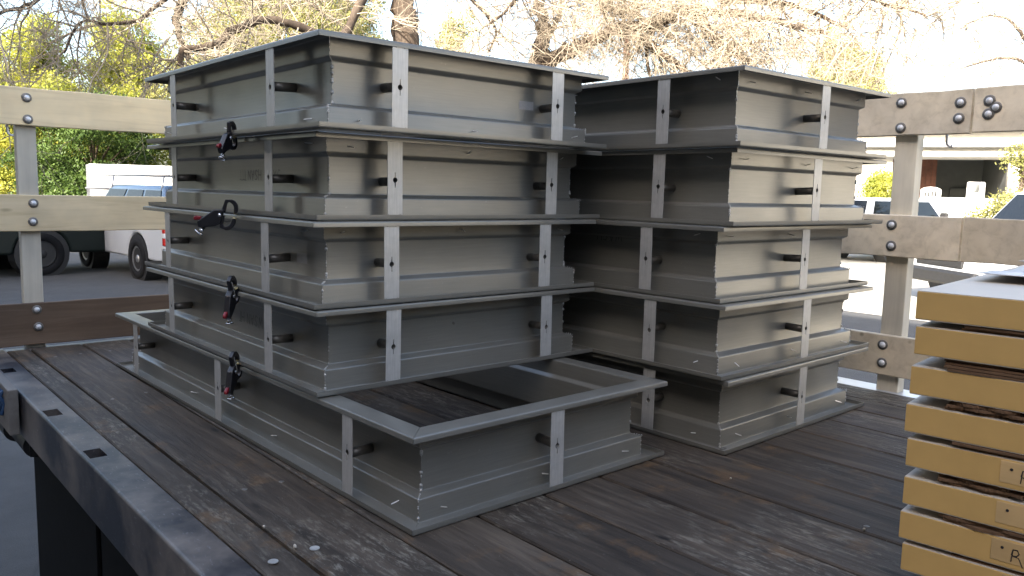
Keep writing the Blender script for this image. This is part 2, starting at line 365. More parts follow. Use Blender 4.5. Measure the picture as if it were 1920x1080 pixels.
M['redpole'] = plain('rusty_red_pole', (0.27, 0.10, 0.06), 0.7, 0.1, 0.25, 20)

# ------------------------------------------------------------------ ground and street
g = MB().add([(-250, -250, GZ), (250, -250, GZ), (250, 250, GZ), (-250, 250, GZ)], [(0, 1, 2, 3)])
tag(g.build('ground', M['asphalt'], fix=False), kind='structure')
apron = MB().add([(10.6, -60, GZ+.006), (70, -60, GZ+.006), (70, 19, GZ+.006), (10.6, 19, GZ+.006)], [(0, 1, 2, 3)])
tag(apron.build('pavement', M['concrete'], fix=False), kind='structure')

# shop building that shades the yard, on the camera's left, outside the picture
def gable_house(name, label, x0, x1, y0, y1, h, rise, wall, roof, windows=(), parent=None):
    t = empty(name, label, 'building', ((x0+x1)/2, (y0+y1)/2, GZ))
    hx, hy = (x1-x0)/2, (y1-y0)/2
    MB().box(-hx, hx, -hy, hy, 0, h).build('wall', wall, t)
    MB().add([(-hx-.3, -hy-.3, h), (hx+.3, -hy-.3, h), (hx+.3, hy+.3, h), (-hx-.3, hy+.3, h), (0, -hy-.3, h+rise), (0, hy+.3, h+rise)],
             [(0, 3, 2, 1), (0, 1, 4), (1, 2, 5, 4), (2, 3, 5), (3, 0, 4, 5)]).build('roof', roof, t)
    return t, hx, hy
shop, hx, hy = gable_house('shop_building', 'tall brown shop building standing close beside the truck, left of the picture', -20, -7, -34, 12.5, 9.6, 0.25, M['brown'], M['roof'])
for k in range(9):
    w = MB().box(hx+.002, hx+.05, -22+k*4.6, -20+k*4.6, 1.2, 2.8, .01).build('window', M['glass'], shop)
    MB().box(hx+.004, hx+.08, -22.1+k*4.6, -19.9+k*4.6, 1.08, 1.196).build('sill', M['trimgrey'], w)
wing, wx, wy = gable_house('sky_block_wing', 'low brown wing added behind the photographer to block low sky light, outside the picture', -6.98, 2.5, -24, -7.5, 3.7, 0.2, M['brown'], M['roof'])  # unseen wing added to cut low sky light from behind the camera
MB().box(-2, 2, wy+.002, wy+.06, 0, 2.9, .01).build('roller_door', M['greywall'], wing)
cream, hx, hy = gable_house('warm_bounce_house', 'long cream house added across the yard to bounce warm sunlight, right of the picture', 14, 24, -40, -4.5, 6.2, 1.6, M['stucco'], M['roof'])  # unseen house added to throw warm light onto the frame fronts
for k in range(5):
    w = MB().box(-hx-.05, -hx-.002, -14+k*5, -12.4+k*5, 1.2, 2.6, .01).build('window', M['glass'], cream)

# ------------------------------------------------------------------ the flatbed truck
truck = empty('flatbed_truck', 'flatbed truck with a dark worn plank deck and black steel side rail', 'truck', (0.9, 0.3, GZ))
def T(o): 
    o.parent = truck; o.matrix_parent_inverse = Matrix.Translation((-0.9, -0.3, -GZ)); return o
Y0, Y1 = -3.1, 2.105
seams = [-0.112, -0.036, 0.135, 0.305, 0.480, 0.650, 0.822, 0.992, 1.155, 1.327, 1.497, 1.665, 1.808, 1.962]
NAIL = MB().lathe([(.0058, -.002), (.0058, .0006), (.0046, .0011), (.0006, .0012)], (0, 0, 0), (0, 0, 1), 12).mesh('nail_head')
for i in range(len(seams)-1):
    a, b_ = seams[i]+.0036, seams[i+1]-.0036
    bm = bmesh.new(); n = 26
    dz = random.uniform(-.0012, .0004); cup = random.uniform(-.0006, .0012)
    rows = []
    for k in range(n+1):
        y = Y0+(Y1-Y0)*k/n
        j1, j2 = random.uniform(-.0009, .0009), random.uniform(-.0009, .0009)
        prof = [(a+j1, -.034), (a+j1, dz-.003-random.uniform(0, .0012)), (a+j1+.003, dz), ((a+b_)/2, dz+cup), (b_+j2-.003, dz), (b_+j2, dz-.003-random.uniform(0, .0012)), (b_+j2, -.034)]
        rows.append([bm.verts.new((x, y, z)) for x, z in prof])
    for k in range(n):
        for q in range(6): bm.faces.new((rows[k][q], rows[k+1][q], rows[k+1][q+1], rows[k][q+1]))
    bm.faces.new(rows[0]); bm.faces.new(rows[-1][::-1])
    bmesh.ops.recalc_face_normals(bm, faces=bm.faces[:])
    me = bpy.data.meshes.new('deck_plank'); bm.to_mesh(me); bm.free()
    pk = T(link('deck_plank', me, M['plank']))
    if b_-a > .1:
        for yn in (-.6, .3, 1.2, 1.9):
            for xn in (a+.035, b_-.035):
                if random.random() < .75:
                    nh = link('nail_head', NAIL, M['washer'], pk, True, loc=(xn+random.uniform(-.012, .012), yn+random.uniform(-.015, .015), dz+.0002)); nh.rotation_euler = (random.uniform(-.05, .05), random.uniform(-.05, .05), 0)
# left steel side rail: top plate with stake pockets, rounded outer edge, outer web
RX0, RX1 = -0.190, -0.116
pockets = [(0.681, 0.747), (1.098, 1.167), (-0.62, -0.555), (1.72, 1.785)]
px0, px1 = -0.1845, -0.1445
def rail_plate():
    m = MB(); ys = [Y0]; 
    for a, b_ in sorted(pockets): ys += [a, b_]
    ys.append(Y1+.05); e = RX0+.007
    for k in range(len(ys)-1):
        ya, yb = ys[k], ys[k+1]
        if k % 2 == 0: m.add([(e, ya, .001), (RX1, ya, .001), (RX1, yb, .001), (e, yb, .001)], [(0, 1, 2, 3)])
        else:
            m.add([(e, ya, .001), (px0+.004, ya, .001), (px0+.004, yb, .001), (e, yb, .001)], [(0, 1, 2, 3)])
            m.add([(px1, ya, .001), (RX1, ya, .001), (RX1, yb, .001), (px1, yb, .001)], [(0, 1, 2, 3)])
            q = px0+.004
            m.add([(q, ya, .001), (px1, ya, .001), (px1, yb, .001), (q, yb, .001), (q, ya, -.11), (px1, ya, -.11), (px1, yb, -.11), (q, yb, -.11)],
                  [(0, 1, 5, 4), (1, 2, 6, 5), (2, 3, 7, 6), (3, 0, 4, 7)])
    arc = [(RX0+.007-.007*math.sin(t*math.pi/10), .001-.007+.007*math.cos(t*math.pi/10)) for t in range(6)]
    arc += [(RX0, -.126), (RX0+.012, -.132), (RX0+.05, -.132)]
    for k in range(len(arc)-1):
        (xa, za), (xb, zb) = arc[k], arc[k+1]
        m.add([(xa, Y0, za), (xb, Y0, zb), (xb, Y1+.05, zb), (xa, Y1+.05, za)], [(0, 1, 2, 3)])
    m.add([(RX1, Y0, .001), (RX1, Y1+.05, .001), (RX1, Y1+.05, -.03), (RX1, Y0, -.03)], [(0, 1, 2, 3)])
    return m
T(auto_smooth(rail_plate().build('side_rail', M['rail'], fix=False), 30))
# right rail and far end rail
T(bevel(MB().box(1.966, 2.075, Y0, Y1+.06, -.13, -.006).build('side_rail', M['railw']), .006))
T(bevel(MB().box(RX1+.003, 1.964, Y1+.004, Y1+.065, -.13, -.004).build('end_rail', M['rail']), .006))
# cross sills and the black toolbox bodies under the deck
for y in (-2.4, -1.5, -0.6, 0.3, 1.2, 1.9):
    T(MB().box(-.13, 1.95, y-.03, y+.03, -.125, -.036).build('cross_sill', M['blacksteel']))
for x in (.45, 1.35): T(MB().box(x-.04, x+.04, Y0, Y1, -.36, -.127).build('chassis_beam', M['blacksteel']))
for ya, yb in ((1.10, 1.955), (0.20, 1.092), (-0.70, 0.192)):
    tb = T(bevel(MB().box(-.06, .36, ya, yb, -.86, -.134).build('toolbox', M['blacksteel']), .006))
    d = MB().box(-.072, -.0605, ya+.02, yb-.02, -.82, -.17, .003).build('toolbox_door', M['blacksteel']); d.parent = tb
    h = MB().box(-.092, -.0725, (ya+yb)/2-.05, (ya+yb)/2+.05, -.30, -.27, .004).build('latch', M['trim']); h.parent = tb
def wheel_meshes(r=.36, w=.23):
    ty = MB().ring([(r*.62, -w/2), (r*.9, -w/2), (r*.985, -w*.36), (r, -w*.2), (r, w*.2), (r*.985, w*.36), (r*.9, w/2), (r*.62, w/2)], (0, 0, 0), (0, 1, 0), 28)
    rm = MB().lathe([(r*.60, -w*.42), (r*.62, w*.40), (r*.56, w*.46), (r*.46, w*.30), (r*.2, w*.36), (r*.17, w*.44), (.0005, w*.45)], (0, 0, 0), (0, 1, 0), 24)
    return ty.mesh('tyre'), rm.mesh('rim')
ty_me, rm_me = wheel_meshes(.38, .24)
for x in (.30, 1.66):
    for y in (-1.55,):
        w = T(link('wheel', ty_me, M['tyre'], smooth=True, loc=(x, y, GZ+.38), rot=(0, 0, R(90) if x < 1 else R(-90))))
        link('rim', rm_me, M['rim'], w, True)
w = T(link('wheel', ty_me, M['tyre'], smooth=True, loc=(1.66, 1.6, GZ+.38), rot=(0, 0, R(-90)))); link('rim', rm_me, M['rim'], w, True)
# rub board on the outside of the rail, with strap winches below
T(bevel(MB().box(-.222, -.196, 1.395, 2.2, -.118, .016).build('rub_board', M['rub']), .003))
for y, z, r in ((1.52, -.168, .036), (1.80, -.185, .042)):
    wv = T(auto_smooth(MB().tube([(-.15, y-.09, z), (-.15, y+.09, z)], r, 20).build('strap_winch', M['trim'])))
    br = MB().box(-.17, -.13, y-.10, y-.092, z-.03, -.128).build('bracket', M['trim']); br.parent = wv
st = MB()
for k in range(5):
    pts = [(-.2235-.006*math.sin(t*1.9+k), 1.47+.025*k+.012*math.sin(t*2.3), .0-.018*t) for t in range(5)]
    st.tube(pts, .006, 5)
tag(st.build('ratchet_strap', M['blue'], smooth=True), 'crumpled blue strap hanging on the rub board at the left edge', 'strap')

# ------------------------------------------------------------------ stake racks
def bolt_meshes():
    dome = MB().lathe([(.0098, 0), (.0098, .0015), (.0082, .0045), (.0048, .0065), (.0006, .0072)], (0, 0, 0), (0, -1, 0), 14).mesh('carriage_bolt')
    wash = MB().lathe([(.0165, 0), (.0165, .0018), (.0116, .0019)], (0, 0, 0), (0, -1, 0), 16).mesh('washer'); return dome, wash
BOLT, WASH = bolt_meshes()
def rough_board(L, Hh, th, mat, parent, loc, rot=0.0, name='board', seed=0):
    """sawn board along local x, front face at local y = 0 looking to -y, slightly worn edges"""
    rnd = random.Random(seed); n = max(6, int(L/.09)); rows = []; bm = bmesh.new()
    for k in range(n+1):
        x = L*k/n; j = rnd.uniform(-.0012, .0012); j2 = rnd.uniform(-.0012, .0012); bow = .0015*math.sin(x*2.1+seed)
        prof = [(.0, .0025+j2), (.0, Hh-.0025+j), (.0025, Hh+j), (th-.0025, Hh+j), (th, Hh-.0025+j), (th, .0025+j2), (th-.0025, j2), (.0025, j2)]
        rows.append([bm.verts.new((x, y, z+bow)) for y, z in prof])
    for k in range(n):
        for q in range(8): bm.faces.new((rows[k][q], rows[k+1][q], rows[k+1][(q+1) % 8], rows[k][(q+1) % 8]))
    bm.faces.new(rows[0]); bm.faces.new(rows[-1][::-1]); bmesh.ops.recalc_face_normals(bm, faces=bm.faces[:])
    me = bpy.data.meshes.new(name); bm.to_mesh(me); bm.free()
    return link(name, me, mat, parent, loc=loc, rot=(0, 0, rot))
def add_bolt(parent, x, z, y=0.0):
    w = link('washer', WASH, M['washer'], parent, True, loc=(x, y-.0003, z))
    b_ = link('bolt', BOLT, M['bolt'], parent, True, loc=(x, y-.0022, z)); return b_
def hook(parent, x, z, y):
    MB().tube([(x, y, z+.05), (x, y, z-.012), (x+.003, y, z-.022), (x+.010, y, z-.028), (x+.018, y, z-.026)], .0045, 8).build('hook', M['bolt'], parent, True)
# far end rack: local x = world x, front faces -y
er = empty('end_rack', 'pine stake rack across the far end of the deck, left side of the picture', 'rack', (-0.30, 2.13, 0), 0)
rough_board(2.22, .134, .022, M['board_x'], er, (0, 0, .807), name='board', seed=1)
rough_board(2.22, .132, .022, M['board_x'], er, (0, 0, .428), name='board', seed=2)
tag(rough_board(2.22, .156, .022, M['board_low'], er, (0, 0, .010), name='board', seed=3), 'dark weathered brown lowest board')
for xs in (0.292, 1.30, 2.06):
    bevel(MB().box(xs-.032, xs+.032, .0225, .066, -.10, .93).build('stake', M['stake'], er), .003)
    for z in (.907, .831, .531, .464, .140, .076): add_bolt(er, xs+.006+random.uniform(-.004, .004), z)
hook(er, .236, .800, .03)
# right side racks: local x = -world y, front (local -y) faces -world x
def side_rack(label, ystart, length, stakes, seed, mat, bolts):
    t = empty('side_rack', label, 'rack', (1.979, ystart, 0), R(-90), 'stake racks on the right side of the deck')
    for k, (z, h) in enumerate(((.814, .130), (.434, .133), (.050, .132))):
        rough_board(length, h, .022, mat, t, (0, 0, z), seed=seed+k)
    for xs in stakes:
        bevel(MB().box(xs-.035, xs+.035, .0225, .070, -.10, .93).build('stake', M['stake'], t), .003)
        for z in (.914, .840, .537, .468, .149, .087): add_bolt(t, xs-.012+random.uniform(-.003, .003), z+random.uniform(-.003, .003))
    for x, z in bolts: add_bolt(t, x, z)
    return t
s1 = side_rack('grey pine side rack with two bolts at its free end, behind the right stack', 2.06, 2.358, (.55, 1.35, 2.168), 11, M['board_grey_y'], ((2.327, .905), (2.326, .859)))
hook(s1, 2.285, .806, .03)
s2 = side_rack('grey pine side rack with a cluster of three bolts, at the right edge', -0.3055, 2.3, (.75, 1.9), 21, M['board_grey_y'], ((.040, .905), (.058, .885), (.040, .867)))
MB().box(2.345, 2.372, .0225, .027, .868, .878).build('latch_plate', M['washer'], s1)

# ------------------------------------------------------------------ steel frames
TH = .0016
def rounded(poly, rad=.0028, seg=3):
    out = [np.array(poly[0])]
    for i in range(1, len(poly)-1):
        p0, p1, p2 = map(np.array, (poly[i-1], poly[i], poly[i+1]))
        a = (p0-p1); la = np.linalg.norm(a); a = a/la; b_ = (p2-p1); lb = np.linalg.norm(b_); b_ = b_/lb
        r = min(rad, la*.45, lb*.45); s_, e_ = p1+a*r, p1+b_*r
        for k in range(seg+1):
            t = k/seg; out.append((1-t)**2*s_+2*t*(1-t)*p1+t*t*e_)
    out.append(np.array(poly[-1])); return out
UB, UR, UT = .0395, .0590, .0480
def profile(H):
    h = TH/2
    c = [(h, .0115), (h, h), (UB+h, h), (UB+h, .0455), (UR+h, .0520), (UR+h, H-.0450), (UT+h, H-.0385), (UT+h, H-h), (h, H-h), (h, H-.0110)]
    c = rounded(c); n = len(c); A, B = [], []
    for i in range(n):
        d1 = c[i]-c[i-1] if i else c[1]-c[0]; d2 = c[i+1]-c[i] if i < n-1 else d1
        d1 = d1/np.linalg.norm(d1); d2 = d2/np.linalg.norm(d2); t = d1+d2; t /= np.linalg.norm(t); nn = np.array([-t[1], t[0]])
        k = h/max(.5, np.dot(nn, np.array([-d1[1], d1[0]])))
        A.append(c[i]+nn*k); B.append(c[i]-nn*k)
    return A+B[::-1]
def member(prof, W, L, side):
    e = .0005; m = MB(); n = len(prof); V0, V1 = [], []
    for u, z in prof:
        if side == 0: a, b_ = (u+e, u, z), (W-u-e, u, z)
        elif side == 1: a, b_ = (W-u, u+e, z), (W-u, L-u-e, z)
        elif side == 2: a, b_ = (W-u-e, L-u, z), (u+e, L-u, z)
        else: a, b_ = (u, L-u-e, z), (u, u+e, z)
        V0.append(a); V1.append(b_)
    fs = [(i, n+i, n+(i+1) % n, (i+1) % n) for i in range(n)]+[tuple(range(n)), tuple(range(2*n-1, n-1, -1))]
    return m.add(V0+V1, fs)
def strap_mesh(w, H, zh):
    """flat strap in local x-z with a keyhole; thickness along +y"""
    bm = bmesh.new(); z0, z1 = .0045, H-.0045
    outer = [(-w/2, z0), (w/2, z0), (w/2, z1), (w/2-.007, z1), (w/2-.007, z1-.0075), (w/2-.010, z1-.0075), (w/2-.010, z1-.004), (-w/2+.010, z1-.004), (-w/2+.010, z1-.0075), (-w/2+.007, z1-.0075), (-w/2+.007, z1), (-w/2, z1)]
    hole = []; r, sw, sl = .0058, .0011, .0165
    for k in range(16):
        an = math.pi*2*k/16+math.pi/16
        hole.append((r*math.cos(an), zh+r*math.sin(an)))
        if k == 3: hole += [(sw, zh+sl), (-sw, zh+sl)]
        if k == 11: hole += [(-sw, zh-sl), (sw, zh-sl)]
    def loop(pts, y):
        vs_ = [bm.verts.new((x, y, z)) for x, z in pts]; return vs_, [bm.edges.new((vs_[i], vs_[(i+1) % len(vs_)])) for i in range(len(vs_))]
    o1, e1 = loop(outer, .0018); h1, e2 = loop(hole, .0018)
    bmesh.ops.triangle_fill(bm, use_beauty=True, edges=e1+e2)
    geo = bmesh.ops.extrude_face_region(bm, geom=bm.faces[:])
    for v in geo['geom']:
        if isinstance(v, bmesh.types.BMVert): v.co.y += .0016
    bmesh.ops.recalc_face_normals(bm, faces=bm.faces[:]); me = bpy.data.meshes.new('strap'); bm.to_mesh(me); bm.free(); return me
def pipe_mesh():
    L = UR-.0038; r, ri = .0098, .0078; o = np.array([0, .0037, 0])
    return MB().lathe([(ri, L-.001), (ri, 0), (r, 0), (r, L), (ri, L)], o, (0, 1, 0), 18).mesh('pipe')
PIPE = pipe_mesh(); STRAPS = {}
def blob(m, c, r, rnd):
    vs_ = [(0, 0, 1), (1, 0, 0), (0, 1, 0), (-1, 0, 0), (0, -1, 0), (0, 0, -1)]
    vs_ += [(.6, .6, .6), (-.6, .6, .6), (-.6, -.6, .6), (.6, -.6, .6), (.6, .6, -.6), (-.6, .6, -.6), (-.6, -.6, -.6), (.6, -.6, -.6)]
    P = [(c[0]+r*a*rnd.uniform(.7, 1.25), c[1]+r*b_*rnd.uniform(.7, 1.25), c[2]+1.25*r*z*rnd.uniform(.7, 1.3)) for a, b_, z in vs_]
    F = []
    for s_, (p, q, k) in ((0, (1, 6, 2)), (0, (2, 7, 3)), (0, (3, 8, 4)), (0, (4, 9, 1))): F += [(0, p, q), (0, q, k)]
    for p, q, k in ((1, 10, 2), (2, 11, 3), (3, 12, 4), (4, 13, 1)): F += [(5, q, p), (5, k, q)]
    F += [(1, 10, 6), (10, 2, 6), (2, 11, 7), (11, 3, 7), (3, 12, 8), (12, 4, 8), (4, 13, 9), (13, 1, 9)]
    m.add(P, F)
SCREW = MB().lathe([(.0012, 0), (.0012, .014), (.0004, .018)], (0, .0, 0), (0, -1, 0), 6).mesh('screw')
def steel_frame(label, x, y, yaw, W, L, z0, H, fstraps, lstraps, screws_low, seed, zh=.088):
    rnd = random.Random(seed)
    t = empty('steel_frame', label, 'metal frame', (x, y, z0), yaw, 'grey steel frames in two stacks')
    pr = profile(H)
    for s_ in range(4):
        auto_smooth(member(pr, W, L, s_).build('frame_member', M['paint'], t), 40)
    key = round(H, 4)
    if key not in STRAPS: STRAPS[key] = strap_mesh(.0375, H, zh)
    def strap(loc, rz):
        s_ = link('strap', STRAPS[key], M['galv'], t, loc=loc, rot=(0, rnd.uniform(-.012, .012), rz))
        p = link('spacer_pipe', PIPE, M['pipe'], s_, True, loc=(0, 0, zh+rnd.uniform(-.004, .003)))
        p.rotation_euler = (rnd.uniform(-.05, .05), 0, rnd.uniform(-.05, .05))
        for xx in (-.0145, .0145):
            tk = MB(); blob(tk, (xx+rnd.uniform(-.002, .002), .0016, .0125), .0013, rnd); tk.build('tack_weld', M['weld'], s_, True)
    for a in fstraps: strap((a, 0, 0), 0)
    for a in lstraps: strap((0, a, 0), R(-90))
    # weld beads up the three corners that can be seen
    for (cx_, cy_, sx, sy_) in ((0, 0, 1, 1), (W, 0, -1, 1), (0, L, 1, -1)):
        m = MB(); z = .004
        while z < .046:
            blob(m, (cx_+sx*(UB+.0004), cy_+sy_*(UB+.0004), z), rnd.choice((.0008, .0012, .0016, .0030)), rnd); z += rnd.uniform(.002, .011)
        z = .054
        while z < H-.046:
            blob(m, (cx_+sx*(UR+.0004), cy_+sy_*(UR+.0004), z), rnd.choice((.0007, .0009, .0014, .0018, .0036)), rnd); z += rnd.choice((.002, .004, .009, .017))
        for k in range(4): blob(m, (cx_+sx*(UB+.004*k), cy_+sy_*(UB+.004*k), .0475+.001*k), rnd.uniform(.0012, .0026), rnd)
        z = H-.036
        while z < H-.006:
            blob(m, (cx_+sx*(UT+.0004), cy_+sy_*(UT+.0004), z), rnd.uniform(.0007, .0016), rnd); z += rnd.uniform(.007, .014)
        m.build('weld_bead', M['weld'], t, True)
    zs, us = (.024, UB) if screws_low else (H-.022, UT)
    if screws_low is not None:
        n = max(3, int(round(W/.30)))
        for k in range(n):
            a = .10+(W-.2)*k/(n-1)+rnd.uniform(-.015, .015)
            link('screw', SCREW, M['screw'], t, loc=(a, us, zs+rnd.uniform(-.004, .004)), rot=(rnd.uniform(-.35, .35), 0, rnd.uniform(-.4, .4)))
        n = max(3, int(round(L/.42)))
        for k in range(n):
            a = .11+(L-.22)*k/(n-1)+rnd.uniform(-.015, .015)
            link('screw', SCREW, M['screw'], t, loc=(us, a, zs+rnd.uniform(-.004, .004)), rot=(rnd.uniform(-.35, .35), 0, R(-90)+rnd.uniform(-.4, .4)))
    return t
L1 = steel_frame('long grey steel frame lying open at the bottom of the left stack', .152, -.1003, .0122, .719, 1.7303, .0008, .1803, (.361,), (.230, .874, 1.528), True, 1, .095)
L2 = steel_frame('grey steel frame resting on the long open frame, with marker writing near a clamp', .1417, .2345, .0049, .8240, 1.0675, .1836, .1790, (.185, .649), (.232, .860), None, 2, .086)
L3 = steel_frame('grey steel frame in the middle of the left stack with a small paper label', .1393, .2404, -.0057, .8205, 1.1056, .3648, .1790, (.186, .638), (.237, .892), False, 3, .087)
L4 = steel_frame('grey steel frame second from the top of the left stack, written on upside down', .1516, .2499, -.0002, .8365, 1.0623, .5458, .1785, (.188, .655), (.229, .836), False, 4, .086)
L5 = steel_frame('grey steel frame on the very top of the left stack', .1211, .1780, -.0006, .8048, 1.0347, .7260, .1820, (.182, .629), (.218, .810), True, 5, .092)
R1_ = steel_frame('grey steel frame at the bottom of the right stack, standing on the deck', .9855, -.1799, .0189, .7375, 1.20, .0008, .1790, (.359,), (.235, .90), True, 6, .09)
R2_ = steel_frame('grey steel frame second from the bottom of the right stack', .9715, -.1701, .0039, .7493, 1.20, .1812, .1784, (.380,), (.223, .90), True, 7, .09)
R3_ = steel_frame('grey steel frame in the middle of the right stack', .9800, -.1485, .0062, .755, 1.20, .3612, .1808, (.383,), (.228, .90), False, 8, .09)
R4_ = steel_frame('grey steel frame second from the top of the right stack', .9945, -.1636, -.0132, .7405, 1.20, .5436, .1815, (.366,), (.230, .90), False, 9, .09)
R5_ = steel_frame('grey steel frame on the very top of the right stack', .9793, -.1806, -.0261, .6923, 1.20, .7270, .1794, (.357,), (.232, .90), False, 10, .09)
# curl of swarf on the bottom right frame
MB().tube([(.030+.012*math.cos(t*.55), .022+.007*math.sin(t*.55), .0045+.0004*t) for t in range(9)], .0011, 5).build('swarf_curl', M['pipe'], R1_, True)

# marker writing and labels on the frames (flat print, a hair in front of the sheet)
GLY = {'I': [[(0, 0), (0, 1)], [(-.25, 1), (.25, 1)]], 'N': [[(0, 0), (0, 1), (.6, 0), (.6, 1)]], 'S': [[(.6, .9), (.3, 1), (.05, .75), (.55, .35), (.3, 0), (0, .1)]],
       'A': [[(0, 0), (.3, 1), (.6, 0)], [(.12, .4), (.48, .4)]], 'H': [[(0, 0), (0, 1)], [(.6, 0), (.6, 1)], [(0, .5), (.6, .5)]], '|': [[(0.2, -.9), (0.2, 1.3)]],
       'W': [[(0, 1), (.2, 0), (.4, .8), (.6, 0), (.8, 1)]], 'X': [[(0, 0), (.6, 1)], [(0, 1), (.6, 0)]], 'Z': [[(0, 1), (.6, 1), (0, 0), (.6, 0)]], '7': [[(0, 1), (.6, 1), (.2, 0)]], ' ': [],
       'R': [[(.05, .55), (.12, .95), (.40, 1.05), (.52, .80), (.38, .52), (.10, .50)], [(.12, .95), (.05, .1)], [(.22, .5), (.5, .45), (.72, .0), (.80, -.15)]], 'i': [[(.1, .6), (.12, .1)], [(.1, .85), (.12, .9)]]}
def writing(name, text, parent, org, ux, uz, size, width, mat, n):
    """ribbons on a plane: origin, text direction, up direction, outward normal"""
    org, ux, uz, n = [np.array(a, float) for a in (org, ux, uz, n)]; m = MB(); x = 0; rnd = random.Random(len(text)); lay = 0
    for ch in text:
        for st_ in GLY[ch]:
            P = [org+ux*(x+a)*size+uz*(b_+rnd.uniform(-.05, .05))*size for a, b_ in st_]
            for i in range(len(P)-1):
                d = P[i+1]-P[i]; d = d/np.linalg.norm(d); s_ = np.cross(n, d)*width/2; e = d*width*.4; off = n*(.00025+.00004*(lay % 7)); lay += 1
                m.add([P[i]-e+s_+off, P[i]-e-s_+off, P[i+1]+e-s_+off, P[i+1]+e+s_+off], [(0, 1, 2, 3)])
        x += {'I': .55, ' ': .5, '|': .55, 'W': 1.1, 'i': .4}.get(ch, .85)
    return m.build(name, mat, parent, fix=False)
# left faces look to -x; upside down text runs with local +y and its top points down
writing('marker_writing', 'SXW | HSAN III', L4, (UR, .29, .105), (0, 1, 0), (0, 0, -1), .024, .0022, M['marker_faint'], (-1, 0, 0))
writing('marker_writing', 'ZZ WSAN HI', L2, (UR, .33, .110), (0, 1, 0), (0, 0, -1), .026, .0024, M['marker_faint'], (-1, 0, 0))
writing('marker_writing', 'WASH', R3_, (UR, .36, .150), (0, 1, 0), (0, 0, -1), .026, .0024, M['marker_faint'], (-1, 0, 0))
def sticker(parent, pts):
    return MB().add(pts, [(0, 1, 2, 3)]).build('label_sticker', M['sticker'], parent, fix=False)
yv = UR-.0002
sticker(L5, [(.556, yv, .083), (.602, yv, .083), (.602, yv, .103), (.556, yv, .103)])
xv = UR-.0002
sticker(L3, [(xv, .145, .080), (xv, .195, .080), (xv, .195, .103), (xv, .145, .103)])

# ------------------------------------------------------------------ clamps on the left side of the stack
def c_clamp(label, loc, tilt, yawz, red_up, s=1.0, roll=0.0):
    """locking C-clamp; local x towards the frames, z up, jaws in the x-z plane"""
    t = empty('clamp', label, 'clamp', loc, 0, 'black clamps holding the left stack together'); t.rotation_euler = (roll, tilt, yawz); t.scale = (s, s, s)
    def arm(sg):
        outer, inner = [], []
        for k in range(9):
            a = math.pi*.5*k/8
            outer.append((.020+.022*math.sin(a)-.010, sg*(.016+.028*math.cos(a)))); inner.append((.014+.017*math.sin(a)-.010, sg*(.016+.019*math.cos(a))))
        poly = [(-.012, sg*.004), (-.007, sg*.040)]+[(x_, z_) for x_, z_ in outer]+[(.030, sg*.006), (.0225, sg*.006)]+inner[::-1]+[(.000, sg*.030), (.000, sg*.004)]
        o = MB().prism(poly, -.0055, .0055, 'y').build('jaw', M['blackplastic'], t); bevel(o, .0012, 2); return o
    for sg in (1, -1):
        j = arm(sg)
        MB().lathe([(.0055, 0), (.0055, .004), (.003, .006)], (.0265, 0, sg*.0045), (0, 0, sg), 10).build('jaw_pad', M['brass'], j, True)
    b_ = MB().prism([(-.004, .012), (-.006, -.030), (-.020, -.040), (-.062, -.052), (-.068, -.036), (-.030, .006)], -.009, .009, 'y').build('body', M['blackplastic'], t); bevel(b_, .003, 3)
    MB().lathe([(.004, 0), (.004, .012), (.0065, .013), (.0065, .020)], (-.045, 0, -.044), (-.45, 0, -.9), 10).build('adjusting_screw', M['chrome'], t, True)
    ring = [(-.058+.010*math.cos(a), .010*math.sin(a)*.8, -.067-.006*math.cos(a)) for a in np.linspace(0, 2*math.pi, 17)]
    MB().tube(ring, .0022, 7, False).build('wire_loop', M['chrome'], t, True)
    zz = -.016 if red_up else -.020
    rl = MB().prism([(-.060, zz-.014), (-.076, zz-.019), (-.081, zz-.013), (-.077, zz-.006), (-.060, zz-.004)], -.005, .005, 'y').build('release_lever', M['red'], t); bevel(rl, .003, 3)
    MB().lathe([(.0055, -.0115), (.0055, .0115)], (-.012, 0, -.006), (0, 1, 0), 12).build('pivot_pin', M['chrome'], t, True)
    return t
# each grips the two flanges that meet between a pair of frames
c_clamp('black clamp with chrome loop gripping the two topmost frames of the left stack', (.121, .605, .7255), R(-6), R(38), True, .74)
c_clamp('wide open black clamp with a bright red lever, second from the top', (.119, .640, .5452), R(12), R(-30), True, .84)
c_clamp('slim black clamp with a red tip, second from the bottom of the left stack', (.121, .612, .3640), R(-28), R(44), False, .84)
c_clamp('lowest black clamp with brass pad, gripping the long open frame', (.124, .615, .1822), R(-26), R(42), False, .84)

